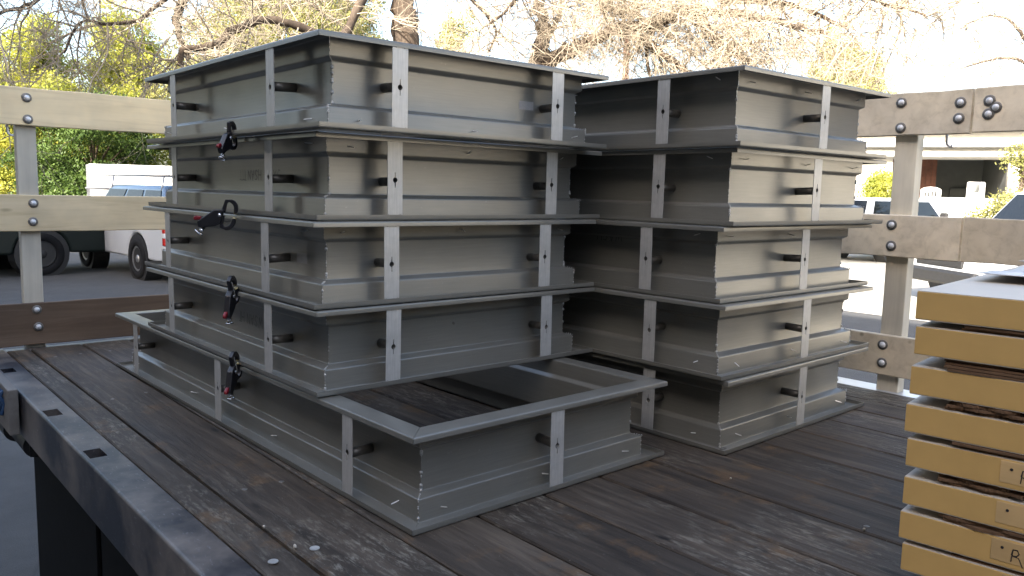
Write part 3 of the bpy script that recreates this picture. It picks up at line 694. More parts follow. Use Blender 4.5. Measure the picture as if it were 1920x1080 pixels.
# ------------------------------------------------------------------ stack of door slabs
DY, DX0, DY0 = .10969, .65846, -.72337
DZ = [.0284, .0798, .1368, .1986, .2532, .3141, .3768, .4315]    # slab bottoms, lowest first
OFF = [-.0065, .0001, -.0013, -.0011, .0046, .0019, 0, .0023]
names = ['lowest tan door slab, its top edge just showing', 'second tan door slab from the bottom, with R written on its wood block', 'third tan door slab from the bottom, nail in its plain wood block',
         'fourth tan door slab from the bottom, with R written at the picture edge', 'fifth tan door slab from the bottom, above the first wood blocks', 'sixth tan door slab from the bottom, under the two cardboard layers',
         'tan door slab just below the topmost one', 'topmost tan door slab, white face up under the loose sheet']
ST = .0445
def place(o, k=None):
    off = OFF[k] if k is not None else 0
    o.location = (DX0-math.sin(DY)*off, DY0+math.cos(DY)*off, DZ[k] if k is not None else 0); o.rotation_euler = (0, 0, DY); return o
for k in range(8):
    t = place(empty('door_slab', names[k], 'door slab', group='tan door slabs stacked on the deck'), k)
    core = MB().box(0, .86, -2.03, 0, .0012, ST-.0012, .0006).build('core', M['slab'], t)
    MB().box(.0006, .8594, -2.0294, -.0006, ST-.0011, ST, 0).build('face_skin', M['slabtop'], t)
    MB().box(.0006, .8594, -2.0294, -.0006, 0, .0011, 0).build('face_skin', M['slabtop'], t)
    yb = {0: -.139, 1: -.128, 2: -.1285, 3: -.129}.get(k, -.30)
    bl = MB().box(-.0007, .05, yb-.36, yb, .0085, ST-.0035, .0004).build('wood_block', M['block'], t)
    MB().lathe([(.0022, 0), (.0022, .0008)], (-.0007, yb-.0145, .030), (-1, 0, 0), 8).build('nail', M['marker'], bl)
    if k in (1, 3):
        writing('marker_writing', 'Ri', bl, (-.0008, yb-.026, .011), (0, -1, 0), (0, 0, 1), .020, .0014, M['marker'], (-1, 0, 0))
# dunnage under the lowest slab
for yy in (-.25, -1.0, -1.8):
    t = place(empty('dunnage_board', 'grey timber bearer under the front end of the door slabs' if yy == -.25 else ('grey timber bearer under the middle of the door slabs' if yy == -1.0 else 'grey timber bearer under the far end of the door slabs'), 'timber', group='bearers under the door slabs'))
    MB().box(-.012, .84, yy-.09, yy+.16, .0012, .0272, .003).build('bearer', M['stake'], t)
# cardboard spacers squeezed between the slabs
gaps = [(0, .070, .62), (1, .050, .20), (2, .045, .12), (3, .055, .60), (4, .045, .125), (5, .030, .60), (6, .050, .60)]
cnames = ['thin brown cardboard between the two lowest slabs', 'brown corrugated pad, ragged, on the second slab from the bottom', 'thick torn cardboard pad on the third slab from the bottom',
          'flat brown cardboard strip on the fourth slab from the bottom', 'crumpled layered cardboard on the fifth slab from the bottom', 'thick double cardboard pad on the sixth slab from the bottom', 'neat corrugated strip directly under the topmost slab']
for k, ya, ln in gaps:
    zb = DZ[k]+ST+.0004; zt = DZ[k+1]-.0004; gp = zt-zb; rnd = random.Random(k+50)
    t = place(empty('cardboard_spacer', cnames[k], 'cardboard', group='cardboard spacers between the door slabs')); t.location.z = zb
    nl = max(2, int(gp/.0042)); th = gp/nl
    for q in range(nl):
        m = MB(); n = 40; z0 = th*q; inset = rnd.uniform(-.006, .006); ys = -ya-rnd.uniform(0, .02); ye = -ya-ln+rnd.uniform(0, .03)
        V = []
        for i in range(n+1):
            y = ys+(ye-ys)*i/n; x0 = .004+inset+(.0030*math.sin(i*.33+q*1.7+k)+rnd.uniform(-.0012, .0012))*(1.0 if k in (1, 2, 4) else .35)
            w = .0006*math.sin(i*1.3+q)
            V += [(x0, y, z0+.0001), (x0, y, z0+th*.78+w*.2), (.80, y, z0+th*.78), (.80, y, z0+.0001)]
        F = []
        for i in range(n):
            for s_ in range(4): F.append((4*i+s_, 4*i+(s_+1) % 4, 4*i+4+(s_+1) % 4, 4*i+4+s_))
        F += [(0, 1, 2, 3), (4*n+3, 4*n+2, 4*n+1, 4*n)]
        m.add(V, F).build('cardboard_layer', M['card'], t)
# loose sheet curling on top
def sheet(name, label, x0, x1, y0, y1, zf, mat, th=.0016):
    t = place(empty(name, label, 'sheet')); t.location.z = DZ[7]+ST
    n, m_ = 22, 14; V = []; F = []
    for lay in (0, 1):
        for i in range(n+1):
            for j in range(m_+1):
                x = x0+(x1-x0)*i/n; y = y0+(y1-y0)*j/m_; V.append((x, y, zf(i/n, j/m_)+lay*th))
    N_ = (n+1)*(m_+1); I = lambda l, i, j: l*N_+i*(m_+1)+j
    for i in range(n):
        for j in range(m_):
            F.append((I(1, i, j), I(1, i+1, j), I(1, i+1, j+1), I(1, i, j+1))); F.append((I(0, i, j), I(0, i, j+1), I(0, i+1, j+1), I(0, i+1, j)))
    for i in range(n):
        F.append((I(0, i, 0), I(0, i+1, 0), I(1, i+1, 0), I(1, i, 0))); F.append((I(0, i, m_), I(1, i, m_), I(1, i+1, m_), I(0, i+1, m_)))
    for j in range(m_):
        F.append((I(0, 0, j), I(1, 0, j), I(1, 0, j+1), I(0, 0, j+1))); F.append((I(0, n, j), I(0, n, j+1), I(1, n, j+1), I(1, n, j)))
    return MB().add(V, F).build('film', mat, t, True)
sheet('packing_sheet', 'pale packing sheet with a curled edge on the topmost slab', .24, .80, -.80, -.02, lambda a, b_: .0012+.024*max(0, .55-a)**1.3*(.6+.6*b_)+.003*math.sin(a*7+b_*3)**2, M['sheet'])
sheet('packing_sheet', 'second pale sheet lying over the curled one', .42, .83, -.75, -.05, lambda a, b_: .0165+.010*(1-a)**2+.003*math.sin(a*5+b_*4)**2, M['slabtop'])

# ------------------------------------------------------------------ small litter on the deck
def unz(u, v, z=0.0):
    d = FWD+RGT*(u-960)/FPX+UPV*(540-v)/FPX; return CAM+d*((z-CAM[2])/d[2])
for (u, v, lab) in ((512, 1055, 'small washer lying by the rail at the near edge of the deck'), (590, 1030, 'small washer lying on the plank between rail and open frame')):
    p = unz(u, v); MBw = MB().lathe([(.0045, .0008), (.0042, 0), (.0085, 0), (.0085, .0014), (.0042, .0014), (.0042, .0002)], (p[0], p[1], .0014), (0, 0, 1), 14)
    tag(MBw.build('washer', M['galv']), lab, 'washer', 'washers on the deck')
for i, (u, v, lab) in enumerate(((495, 990, 'pale wood chip in the plank gap near the rail'), (553, 1028, 'largest pale wood chip near the bottom edge of the deck'), (1370, 899, 'pale chip on the planks below the right stack'), (1620, 995, 'pale chip in a plank gap left of the door slabs'))):
    p = unz(u, v); m = MB(); rnd = random.Random(i); blob(m, (p[0], p[1], .003), (.0024 if i != 1 else .0036), rnd)
    tag(m.build('wood_chip', M['slabtop'], smooth=True), lab, 'wood chip', 'wood chips on the deck')

# ------------------------------------------------------------------ vehicles
def vehicle(name, label, loc, head, body, kind='pickup', scale=1.0, group='vehicles parked in the yard', rack=False):
    """local +x is forward, origin on the ground under the middle; lengths in metres"""
    t = empty(name, label, 'car' if kind == 'suv' else 'pickup truck', loc, head, group); t.scale = (scale,)*3
    L, W = (5.5, 1.95) if kind == 'pickup' else (4.7, 1.85)
    xr, xf = -L/2+1.15, L/2-.95; wr = .37; ar = .45; zb = .36
    belt = 1.02; hood = 1.0 if kind == 'pickup' else .98
    def arch(xc):
        return [(xc-ar*math.cos(a), wr+ar*math.sin(a)) for a in np.linspace(0.02, math.pi-.02, 13)]
    poly = [(-L/2, zb+.16), (-L/2+.03, zb)]+[p for p in arch(xr)]+[p for p in arch(xf)]+[(L/2-.1, zb), (L/2-.02, zb+.2), (L/2-.06, .80), (L/2-.30, hood-.04), (L/2-1.25, hood+.08), (L/2-1.4, belt+.08), (-L/2+.05, belt+.06), (-L/2, belt)]
    o = MB().prism(poly, -W/2, W/2, 'y').build('body', body, t); bevel(o, .045, 3, 40); auto_smooth(o, 50)
    cx0, cx1 = (-.55, 1.55) if kind == 'pickup' else (-L/2+.08, 1.15)
    zr = 1.80 if kind == 'pickup' else 1.66; wt = W/2-.22
    ws = .62; bs = .12 if kind == 'pickup' else .35; zc = belt+.03
    P = [(cx0, zc, W/2-.05), (cx1, zc, W/2-.05), (cx1-ws, zr, wt), (cx0+bs, zr, wt)]
    V = [(x_, -y_, z_) for x_, z_, y_ in P]+[(x_, y_, z_) for x_, z_, y_ in P]
    cb = MB().add(V, [(0, 1, 2, 3), (7, 6, 5, 4), (0, 4, 5, 1), (1, 5, 6, 2), (2, 6, 7, 3), (3, 7, 4, 0)]).build('cab', body, t); bevel(cb, .07, 4, 30); auto_smooth(cb, 60)
    def lerp(a, b_, f): return np.array(a)*(1-f)+np.array(b_)*f
    A = [np.array(v) for v in V]
    def pane(q, out, nm='window', mt=M['glass']):
        q = [np.array(p_)+np.array(out) for p_ in q]; MB().add(q+[p_-np.array(out)*1.6 for p_ in q], [(0, 1, 2, 3), (7, 6, 5, 4), (0, 4, 5, 1), (1, 5, 6, 2), (2, 6, 7, 3), (3, 7, 4, 0)]).build(nm, mt, t)
    def quadpane(a, b_, c, d, u0, u1, v0, v1, out, nm):
        f = lambda u, v: lerp(lerp(a, b_, u), lerp(d, c, u), v); pane([f(u0, v0), f(u1, v0), f(u1, v1), f(u0, v1)], out, nm)
    spl = (.06, .50, .54, .93) if kind == 'pickup' else (.05, .30, .34, .60, .64, .95)
    for sgn, (i0, i1, i2, i3) in ((-1, (0, 1, 2, 3)), (1, (4, 5, 6, 7))):
        for k in range(0, len(spl), 2): quadpane(A[i0], A[i1], A[i2], A[i3], spl[k], spl[k+1], .12, .86, (0, sgn*.012, 0), 'side_window')
    quadpane(A[1], A[5], A[6], A[2], .06, .94, .08, .92, (.012, 0, .01), 'windshield')
    quadpane(A[4], A[0], A[3], A[7], .08, .92, .14, .86, (-.012, 0, .003), 'rear_window')
    if kind == 'pickup':   # open bed
        MB().box(-L/2+.10, cx0-.06, -W/2+.10, W/2-.10, belt+.0, belt+.064).build('bed_liner', M['trim'], t)
    ty, rm = wheel_meshes(wr, .24); rimm = M['trim'] if body == M['cargreen'] else M['rim']
    for x_ in (xr, xf):
        for sg in (-1, 1):
            MB().lathe([(ar-.012, 0), (ar-.012, .30)], (x_, sg*(W/2-.006), wr), (0, -sg, 0), 24).build('wheel_arch', M['trim'], t)
            w_ = link('wheel', ty, M['tyre'], t, True, loc=(x_, sg*(W/2-.10), wr), rot=(0, 0, 0 if sg > 0 else math.pi)); link('rim', rm, rimm, w_, True)
    for sg in (-1, 1):
        yb_ = sg*(W/2-.10)
        z0, z1 = (.66, 1.0)
        m = MB().box(-L/2-.012, -L/2+.06, min(yb_, yb_+sg*.108), max(yb_, yb_+sg*.108), z0, z1, .01); m.build('taillight', M['taillight'], t)
        MB().box(-L/2-.016, -L/2+.05, min(yb_+sg*.01, yb_+sg*.112), max(yb_+sg*.01, yb_+sg*.112), .79, .87, .006).build('reverse_light', M['lens'], t)
        MB().box(L/2-.12, L/2-.03, min(yb_-sg*.22, yb_+sg*.06), max(yb_-sg*.22, yb_+sg*.06), .68, .84, .015).build('headlight', M['lens'], t)
        mir = MB().box(cx1-.45, cx1-.33, min(sg*(W/2), sg*(W/2+.2)), max(sg*(W/2), sg*(W/2+.2)), belt+.10, belt+.28, .03).build('mirror', M['trim'], t)
    rb = MB().box(-L/2-.16, -L/2+.10, -W/2+.02, W/2-.02, .45, .62, .03).build('rear_bumper', M['rim'] if kind == 'pickup' else M['trim'], t)
    fb = MB().box(L/2-.16, L/2+.08, -W/2+.03, W/2-.03, .36, .58, .04).build('front_bumper', M['trim'], t)
    MB().box(L/2-.06, L/2-.005, -.55, .55, .62, .82, .01).build('grille', M['trim'], t)
    if rack:
        m = MB(); zk = zr+.17
        for sg in (-1, 1): m.tube([(-L/2+.3, sg*.66, zk), (.9, sg*.66, zk)], .018, 6)
        for x_ in (-L/2+.55, .5):
            for sg in (-1, 1): m.tube([(x_-.03, sg*.74, zr-.18), (x_, sg*.66, zk)], .016, 6)
            m.tube([(x_, -.66, zk), (x_, .66, zk)], .016, 6)
        m.build('ladder_rack', M['rim'], t, True)
    return t
# screen-left heading at a spot: -RT0 rotated; heading angle helper from a direction vector
def head(left, away, u):
    d = at(u, 400, 1.0)-CAM; d = d[:2]/np.linalg.norm(d[:2]); lf = np.array([-d[1], d[0]])
    v = lf*left+d*away; return math.atan2(v[1], v[0])
# white pickup: its near rear wheel stands at (3.56, 12.96)
h1 = head(.36, .93, 265); f1 = np.array([math.cos(h1), math.sin(h1)]); l1 = np.array([-f1[1], f1[0]])
v1 = vehicle('white_car', 'white car with blue roof, roof bars and red tail lamp behind the left stack', (*(np.array([3.56, 12.96])+f1*1.2-l1*.825), GZ), h1, M['carwhite'], 'suv', .95, rack=True)
for o in v1.children:
    if o.name.startswith('cab'): o.data.materials[0] = M['carblue']  # cab in blue, lower body stays white
h2 = head(.93, -.36, 75); f2 = np.array([math.cos(h2), math.sin(h2)]); l2 = np.array([-f2[1], f2[0]]); p2 = gpt(72, 15.9)[:2]
vehicle('pickup_truck', 'dark green pickup parked at the far left behind the fence boards', (*(p2+f2*1.6-l2*.875), GZ), h2, M['cargreen'])
h5 = head(-.55, .83, 1670); p5 = gpt(1672, 24.5)
vehicle('white_car', 'white car seen past the right stack with a dark side window', p5, h5, M['carwhite'], 'suv')
h6 = head(.80, -.60, 1850); f6 = np.array([math.cos(h6), math.sin(h6)]); p6 = gpt(1800, 14.2)[:2]
vehicle('pickup_truck', 'pale pickup nosing in from the right edge behind the side rack', (*(p6-f6*2.45), GZ), h6, M['carwhite'])
# white enclosed trailer
p4 = gpt(292, 25); tr = empty('box_trailer', 'sunlit white box trailer behind the parked pickups', 'trailer', p4, head(1, .1, 262))
bevel(MB().box(-1.55, 1.55, -1.0, 1.0, .50, 2.08).build('box', M['white'], tr), .06, 3)
for x_ in (-1.52, 1.52): MB().box(x_-.03, x_+.05, -1.005, 1.005, .52, 2.06, .005).build('corner_post', M['rim'], tr)
MB().box(-1.60, 1.60, -1.02, 1.02, 1.42, 1.47, .01).build('rub_strip', M['rim'], tr)
tyt, rmt = wheel_meshes(.33, .22)
for x_ in (-.45, .45):
    for sg in (-1, 1):
        w_ = link('wheel', tyt, M['tyre'], tr, True, loc=(x_, sg*.98, .33), rot=(0, 0, 0 if sg > 0 else math.pi)); link('rim', rmt, M['rim'], w_, True)

# ------------------------------------------------------------------ garage house on the right
gd = 30.0
gc = gpt(1765, gd); dv = gc[:2]-CAM[:2]; dv /= np.linalg.norm(dv)
gang = math.atan2(dv[1], dv[0])-R(90)+R(6)       # local +x to screen right, front looks to -y
gh = empty('garage_house', 'white garage house with a wide open dark bay, behind the side rack', 'house', gc, gang)
def gx(u): return (u-1765)/FPX*gd*1.045
def gz(v): return (377-v)/FPX*gd+1.61
x0, x1 = gx(1690), gx(1851); zt = gz(309)
MB().box(x1, gx(1990), 0, .25, 0, 4.15).build('wall', M['stucco'], gh)
MB().box(gx(1560), x0, 0, .25, 0, 4.15).build('wall', M['stucco'], gh)
MB().box(x0+.002, x1-.002, .002, .25, zt, 4.15).build('wall', M['stucco'], gh)
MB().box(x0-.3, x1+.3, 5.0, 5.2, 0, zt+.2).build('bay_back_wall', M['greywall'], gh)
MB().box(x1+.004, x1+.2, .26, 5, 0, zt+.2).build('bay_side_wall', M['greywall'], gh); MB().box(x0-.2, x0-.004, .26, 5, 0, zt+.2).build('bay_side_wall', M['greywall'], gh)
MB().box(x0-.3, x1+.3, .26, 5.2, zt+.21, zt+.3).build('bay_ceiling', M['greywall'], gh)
for k in range(9):
    a = x0+.05+k*.165
    MB().box(a, a+.16, 2.2, 2.23, 0.05, zt+.1, .004).build('bay_board', M['redwood'], gh)
MB().box(gx(1800), gx(1846), 4.9, 4.98, 0, 2.1, .01).build('bay_door', M['greywall'], gh)
MB().box(gx(1560)-.3, gx(1990)+.3, -.42, -.26, gz(304), gz(297), .01).build('eave_bar', M['trimgrey'], gh)  # two plain grey bars along the front, below the roof
MB().box(gx(1560)-.3, gx(1990)+.3, -.30, -.003, gz(290), gz(285), .01).build('eave_strip', M['trimgrey'], gh)
rf = MB().add([(gx(1560)-.4, -.5, 3.9), (gx(1990)+.4, -.5, 3.9), (gx(1990)+.4, 6.5, 5.0), (gx(1560)-.4, 6.5, 5.0), (gx(1560)-.4, -.5, 4.1), (gx(1990)+.4, -.5, 4.1), (gx(1990)+.4, 6.5, 5.2), (gx(1560)-.4, 6.5, 5.2)],
              [(0, 3, 2, 1), (4, 5, 6, 7), (0, 1, 5, 4), (1, 2, 6, 5), (2, 3, 7, 6), (3, 0, 4, 7)]).build('roof', M['roof'], gh)
for k in range(2):
    wv = MB().box(gx(1606+k*11), gx(1615+k*11), -.06, -.002, gz(356), gz(330), .01).build('window', M['glass'], gh)
    MB().box(gx(1605+k*11), gx(1616+k*11), -.09, -.061, gz(358), gz(356), 0).build('sill', M['white'], wv)
# made-up low white wall for bright sunlit pavement and hoods, with two panels
lw = empty('pavement_stand_in', 'low white stand-in for bright sunlit pavement and car hoods in front of the open garage bay', 'wall', gc-np.array([dv[0], dv[1], 0])*4.0, gang)
def lx(u): return (u-1765)/FPX*26*1.045
def lz(v): return (377-v)/FPX*26+1.61
MB().box(lx(1738), lx(1860), 0, .2, 0, lz(371), .02).build('wall', M['white'], lw)
ap = [(lx(1733), lz(371)-.3), (lx(1762), lz(371)-.3), (lx(1762), lz(360))]+[((lx(1733)+lx(1762))/2+(lx(1762)-lx(1733))/2*math.cos(a), lz(360)+.10*math.sin(a)) for a in np.linspace(0.2, math.pi-.2, 7)]+[(lx(1733), lz(360))]
arp = MB().prism(ap, -.06, -.003, 'y').build('arched_panel', M['white'], lw)
for k in range(4): MB().box(lx(1738.5+k*4.8), lx(1741.2+k*4.8), -.075, -.061, lz(370.5), lz(363-k*.8), .002).build('slot', M['trim'], arp)
sqp = MB().box(lx(1797), lx(1822), -.06, -.003, lz(371)-.3, lz(345), .03).build('square_panel', M['white'], lw)
MB().box(lx(1805), lx(1814), -.075, -.061, lz(362), lz(349), .004).build('small_window', M['greywall'], sqp)

# ------------------------------------------------------------------ trees
def polytube(pts, radii, n, V, F):
    pts = np.asarray(pts, float); m = len(pts); t = np.gradient(pts, axis=0); t /= np.maximum(np.linalg.norm(t, axis=1, keepdims=True), 1e-9)
    ref = np.where(np.abs(t[:, :1]) < .8, np.array([[1., 0, 0]]), np.array([[0, 1., 0]]))
    ref = np.repeat(ref[:1], m, 0) if m < 4 else ref*0+ref[0]
    a = ref-t*np.sum(ref*t, 1, keepdims=True); a /= np.maximum(np.linalg.norm(a, axis=1, keepdims=True), 1e-9); b_ = np.cross(t, a)
    an = 2*np.pi*np.arange(n)/n; r = np.asarray(radii)[:, None, None]
    P = pts[:, None, :]+r*(np.cos(an)[None, :, None]*a[:, None, :]+np.sin(an)[None, :, None]*b_[:, None, :])
    base = V[0]; V[1].append(P.reshape(-1, 3)); V[0] += m*n
    i, k = np.meshgrid(np.arange(m-1), np.arange(n), indexing='ij'); k2 = (k+1) % n
    F.append(np.stack([base+i*n+k, base+i*n+k2, base+(i+1)*n+k2, base+(i+1)*n+k], -1).reshape(-1, 4))
def np_mesh(name, V, F):
    co = np.concatenate(V[1]).astype(np.float32); q = np.concatenate(F).astype(np.int32); me = bpy.data.meshes.new(name)
    me.vertices.add(len(co)); me.vertices.foreach_set('co', co.ravel()); me.loops.add(q.size); me.loops.foreach_set('vertex_index', q.ravel())
    me.polygons.add(len(q)); me.polygons.foreach_set('loop_start', np.arange(0, q.size, q.shape[1], dtype=np.int32)); me.polygons.foreach_set('loop_total', np.full(len(q), q.shape[1], np.int32))
    me.polygons.foreach_set('use_smooth', np.ones(len(q), bool)); me.update(calc_edges=True); return me
rng = np.random.default_rng(5)
def unit(v): return v/max(np.linalg.norm(v), 1e-9)
def grow(p, d, L, r, lev, V, F, droop=0.05, kids=6, wig=.28):
    n = 6 if lev > 1 else (5 if lev else 4); pts = [p]; dd = unit(d)
    for k in range(n-1):
        dd = unit(dd+rng.normal(0, wig, 3)*.6+np.array([0, 0, -droop])); pts.append(pts[-1]+dd*L/(n-1))
    polytube(pts, np.linspace(r, r*.42, n), 5 if lev > 1 else 3, V, F)
    if lev == 0: return
    for k in range(kids):
        f = rng.uniform(.2, 1.0); i = min(int(f*(n-1)), n-2); q = pts[i]+(pts[i+1]-pts[i])*(f*(n-1)-i); tan = unit(pts[i+1]-pts[i])
        side = unit(np.cross(tan, rng.normal(0, 1, 3))); nd = unit(tan*rng.uniform(.35, .9)+side*rng.uniform(.5, 1.0)+np.array([0, 0, rng.uniform(-.2, .35)]))
        grow(q, nd, L*rng.uniform(.38, .68), max(r*.5, .0028), lev-1, V, F, droop, max(3, kids-1), wig)
def smooth_poly(pts, per=5):
    pts = np.array(pts); out = []
    for i in range(len(pts)-1):
        p0, p1, p2, p3 = pts[max(i-1, 0)], pts[i], pts[i+1], pts[min(i+2, len(pts)-1)]
        for k in range(per):
            t = k/per; out.append(.5*((2*p1)+(-p0+p2)*t+(2*p0-5*p1+4*p2-p3)*t*t+(-p0+3*p1-3*p2+p3)*t**3))
    out.append(pts[-1]); return np.array(out)
def bare_tree(label, base, limbs, spawn=.20, L=(.7, 1.7), lev=2, kids=6, droop=.04, twr=.011, extra=()):
    t = empty('bare_tree', label, 'tree', base, group='leafless trees'); b0 = np.array(base)
    V, F = [0, []], []; V2, F2 = [0, []], []
    for pts, r0, r1, dens in limbs:
        sp_ = smooth_poly(np.array(pts)-b0, 6); n = len(sp_); sp_ = sp_+rng.normal(0, r0*.14, sp_.shape); rad = np.linspace(r0, r1, n)*rng.uniform(.9, 1.12, n)
        polytube(sp_, rad, 9 if r0 > .05 else 6, V, F)
        seg = np.linalg.norm(np.diff(sp_, axis=0), axis=1); tot = seg.sum(); cnt = int(tot/spawn*dens)
        for k in range(cnt):
            f = rng.uniform(.05, 1)*(n-1); i = min(int(f), n-2); q = sp_[i]+(sp_[i+1]-sp_[i])*(f-i); tan = unit(sp_[i+1]-sp_[i])
            side = unit(np.cross(tan, rng.normal(0, 1, 3))); nd = unit(tan*rng.uniform(.1, .7)+side+np.array([0, 0, rng.uniform(-.25, .45)]))
            grow(q, nd, rng.uniform(*L), rng.uniform(.7, 1.5)*twr, lev, V2, F2, droop, kids)
    link('trunk', np_mesh('trunk', V, F), M['bark'], t); link('crown', np_mesh('crown', V2, F2), M['twig'], t)
    return t
# tree with the thick dark trunk above the left stack
bA = gpt(766, 16.0)
A_ = lambda u, v, d=16: at(u, v, d)
bare_tree('large leafless tree with a thick dark trunk rising behind the left stack', bA,
 [([bA, at(764, 250, 16), at(762, 75, 16), at(757, 0, 16), at(745, -160, 16), at(760, -330, 16.4)], .31, .16, .15),
  ([at(752, -60, 16), at(700, -40, 15.5), at(640, 72, 14.6), at(560, 48, 14.2), at(500, 38, 14), at(440, 56, 13.8), at(400, 86, 13.7), at(345, 92, 13.6), at(338, 125, 13.6)], .085, .045, .8),
  ([at(735, -170, 16), at(560, -160, 15.4), at(400, -60, 15), at(335, 20, 14.6), at(335, 62, 14.5), at(352, 110, 14.5)], .10, .04, .9),
  ([at(400, -60, 15), at(300, 5, 14.4), at(262, 36, 14.2), at(205, 45, 14), at(150, 42, 14), at(120, 100, 14)], .04, .015, .8),
  ([at(560, -160, 15.4), at(330, -150, 14.6), at(150, -70, 14), at(60, 5, 13.6), at(0, 26, 13.4), at(-60, 70, 13.2)], .06, .012, .8),
  ([at(745, -160, 16), at(640, -120, 16.5), at(560, -30, 17), at(610, 30, 17)], .07, .02, 1.4),
  ([at(752, -60, 16), at(830, -40, 16.3), at(900, 15, 16.6), at(930, 60, 17), at(915, 100, 17)], .06, .015, 1.2),
  ([at(760, -330, 16.4), at(900, -200, 16.2), at(985, -60, 16), at(950, 20, 16), at(890, 60, 16)], .07, .015, 1.2)], spawn=.11, kids=6, twr=.014)
# tree with the big sloping limb in the middle of the picture
bB = gpt(995, 17.5)
bare_tree('large leafless tree with a long sloping limb above the gap between the stacks', bB,
 [([bB, at(1000, 260, 17.5), at(1004, 130, 17.5), at(1020, 60, 17.6), at(1008, 0, 17.7), at(1000, -120, 18)], .24, .10, .2),
  ([at(1004, 125, 17.5), at(1050, 100, 17.3), at(1095, 84, 17), at(1160, 55, 16.6), at(1230, 42, 16.4), at(1300, 18, 16.2), at(1390, 28, 16), at(1470, 42, 15.8), at(1560, 70, 15.8)], .17, .04, 1.7),
  ([at(1012, 95, 17.6), at(1042, 45, 17.8), at(1056, 0, 18), at(1090, -120, 18)], .07, .04, .8),
  ([at(1300, 18, 16.2), at(1330, 55, 16), at(1355, 86, 15.9), at(1402, 113, 15.8), at(1420, 150, 15.8)], .075, .04, 1.3),
  ([at(1160, 55, 16.6), at(1215, 78, 16.4), at(1242, 102, 16.3), at(1282, 130, 16.2), at(1300, 170, 16.2)], .08, .045, 1.3),
  ([at(1230, 42, 16.4), at(1212, 90, 16.8), at(1220, 150, 17)], .05, .03, 1.0),
  ([at(1008, 0, 17.7), at(1110, -60, 17.2), at(1240, -50, 16.8), at(1360, 0, 16.4), at(1480, 8, 16), at(1590, 55, 15.6)], .10, .03, 1.7),
  ([at(1000, -120, 18), at(1150, -150, 17), at(1330, -120, 16), at(1500, -70, 15.4), at(1640, 0, 15), at(1740, 30, 14.8)], .10, .015, 1.1),
  ([at(1110, -60, 17.2), at(1130, 10, 17), at(1180, 20, 17), at(1260, 70, 17), at(1330, 130, 17)], .05, .02, 1.8)], spawn=.09, kids=6, droop=.06, twr=.014)
# thin tree at the right edge
bC = gpt(1990, 22)
bare_tree('thin leafless tree whose twigs reach in at the top right corner', bC,
 [([bC, at(1985, 200, 22), at(1975, 90, 22), at(1960, -60, 22)], .16, .08, .2),
  ([at(1978, 120, 22), at(1930, 85, 21.6), at(1895, 40, 21.4), at(1850, 30, 21.2), at(1800, 55, 21)], .05, .012, 1.5),
  ([at(1985, 190, 22), at(1925, 120, 21.5), at(1870, 110, 21.2), at(1800, 130, 21)], .05, .012, 1.5),
  ([at(1960, -60, 22), at(1870, -40, 21.5), at(1790, 10, 21), at(1740, 50, 20.8)], .05, .01, 1.2)], spawn=.15, kids=6)
# red pole
rp = gpt(1163, 20); m = MB().tube([(0, 0, 0), (0, 0, 5.5), (0, 0, 5.52)], [.075, .075, .05], 12)
m.lathe([(.15, 0), (.15, .03), (.08, .05)], (0, 0, 0), (0, 0, 1), 12)
tag(m.build('red_pole', M['redpole'], None, True, loc=rp), 'slim rusty red pole standing behind the gap between the stacks', 'pole')

def leafy_tree(label, base, height, blobs, mat, nleaf, leaf=.075, name='leafy_tree', cat='tree', group='leafy trees', seed=1, up=.3):
    """blobs: (dx, dy, z, rx, ry, rz) crown lobes relative to the base; leaves are small folded blades spread in clumps"""
    rg = np.random.default_rng(seed); t = empty(name, label, cat, base, group=group)
    V, F = [0, []], []
    polytube(smooth_poly(np.array([[0, 0, 0], [.05, .02, height*.3], [-.06, .05, height*.6], [.02, 0, height*.9]]), 5), np.linspace(.05*height**.6+.02, .02, 16), 8, V, F)
    for (dx, dy, z, rx, ry, rz) in blobs:
        polytube(smooth_poly(np.array([[0, 0, min(z*.5, height*.5)], [dx*.5, dy*.5, z*.8], [dx, dy, z]]), 4), np.linspace(.05, .012, 9), 5, V, F)
    link('trunk', np_mesh('trunk', V, F), M['bark'], t)
    vol = np.array([b_[3]*b_[4]*b_[5] for b_ in blobs])**.8; pick = rg.choice(len(blobs), size=nleaf//28, p=vol/vol.sum())
    B = np.array(blobs)[pick]; d = rg.normal(0, 1, (len(B), 3)); d /= np.linalg.norm(d, axis=1, keepdims=True); rr = rg.uniform(.35, 1.08, (len(B), 1))**.55
    cc = B[:, :3]+d*rr*B[:, 3:6]
    ctr = np.repeat(cc, 28, 0)+rg.normal(0, .12, (len(cc)*28, 3))*np.array([1, 1, .8]); n = len(ctr)
    ax = rg.normal(0, 1, (n, 3)); ax[:, 2] += up; ax /= np.linalg.norm(ax, axis=1, keepdims=True); s_ = np.cross(ax, rg.normal(0, 1, (n, 3))); s_ /= np.linalg.norm(s_, axis=1, keepdims=True)
    l = leaf*rg.uniform(.6, 1.4, (n, 1)); P = np.stack([ctr-ax*l*.5, ctr+s_*l*.24, ctr+ax*l*.5, ctr-s_*l*.24], 1).reshape(-1, 3)
    me = np_mesh('crown', [0, [P]], [np.arange(4*n).reshape(-1, 4)]); me.polygons.foreach_set('use_smooth', np.zeros(n, bool))
    link('crown', me, mat, t); return t
def crown(h, w, n, seed, low=.25):
    rg = np.random.default_rng(seed); out = []
    for k in range(n):
        f = (k+.5)/n; z = h*(low+(1-low)*f*.95); ww = w*(1-.62*f**1.6); an = rg.uniform(0, 6.28)
        r = ww*rg.uniform(.15, .75); out.append((r*math.cos(an), r*math.sin(an), z, ww*rg.uniform(.32, .55), ww*rg.uniform(.32, .55), h*rg.uniform(.07, .13)))
    return out
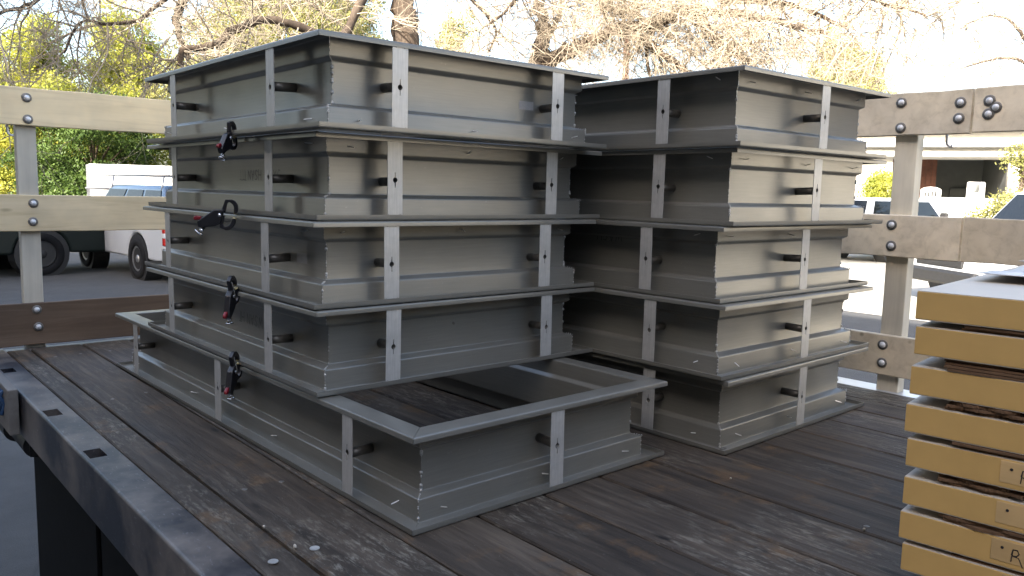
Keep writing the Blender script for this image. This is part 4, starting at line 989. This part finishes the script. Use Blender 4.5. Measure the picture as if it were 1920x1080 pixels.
leafy_tree('bright yellow-green bushy tree at the far left above the fence', gpt(85, 34), 7.4, crown(7.4, 2.6, 18, 3), M['leaf_yellow'], 56000, .11, seed=3)
leafy_tree('yellow-green tree standing just left of the left stack', gpt(250, 36), 8.4, crown(8.4, 3.2, 22, 4), M['leaf_yellow'], 70000, .11, seed=4)
leafy_tree('low yellow-green shrub tree at the left picture edge', gpt(-25, 34), 5.2, crown(5.2, 2.5, 14, 14), M['leaf_yellow'], 36000, .11, seed=14)
leafy_tree('dark green hedge-like tree low behind the white trailer', gpt(180, 32), 4.6, crown(4.6, 3.4, 18, 5, .1), M['leaf_dark'], 46000, .1, seed=5)
leafy_tree('olive tree behind the twigs above the left stack', gpt(500, 31), 11, crown(11, 4.2, 28, 6), M['leaf_olive'], 110000, .10, seed=6)
leafy_tree('olive tree left of the dark trunk', gpt(650, 34), 12, crown(12, 3.4, 26, 16), M['leaf_olive'], 80000, .10, seed=16)
leafy_tree('small olive tree right of the dark trunk', gpt(845, 30), 8.0, crown(8.0, 1.7, 16, 7), M['leaf_olive'], 36000, .10, seed=7)
leafy_tree('rounded yellow-green tree above the right stack', gpt(1575, 33), 7.2, crown(7.2, 3.3, 22, 8), M['leaf_olive'], 80000, .10, seed=8)
leafy_tree('tall thin olive tree behind the rounded tree on the right', gpt(1545, 38), 8.8, crown(8.8, 2.0, 16, 9), M['leaf_olive'], 30000, .12, seed=9)
leafy_tree('pale shrub at the right edge above the pickup', gpt(1915, 24), 3.0, crown(3.0, 1.3, 9, 12), M['leaf_olive'], 12000, .08, seed=12)
leafy_tree('dark distant conifer at the left picture edge', gpt(8, 60), 9.8, crown(9.8, 1.5, 16, 10), M['leaf_dark'], 16000, .2, seed=10)
leafy_tree('broad dark evergreen added unseen left of the picture to darken reflections', (-4.5, 17.5, GZ), 8.0, crown(8.0, 3.6, 18, 41, .08), M['leaf_dark'], 40000, .16, seed=41)  # unseen tree added to darken what the left frame faces reflect
# clipped green hedge by the house
hg = gpt(1645, 27); rgx = np.random.default_rng(31)
leafy_tree('small clipped green hedge beside the white house', hg, 2.2, [(rgx.uniform(-.35, .35), rgx.uniform(-.3, .3), z, .28, .28, .22) for z in np.linspace(.3, 2.3, 16)], M['leaf_yellow'], 14000, .07, name='hedge', cat='hedge', group=None, seed=31)
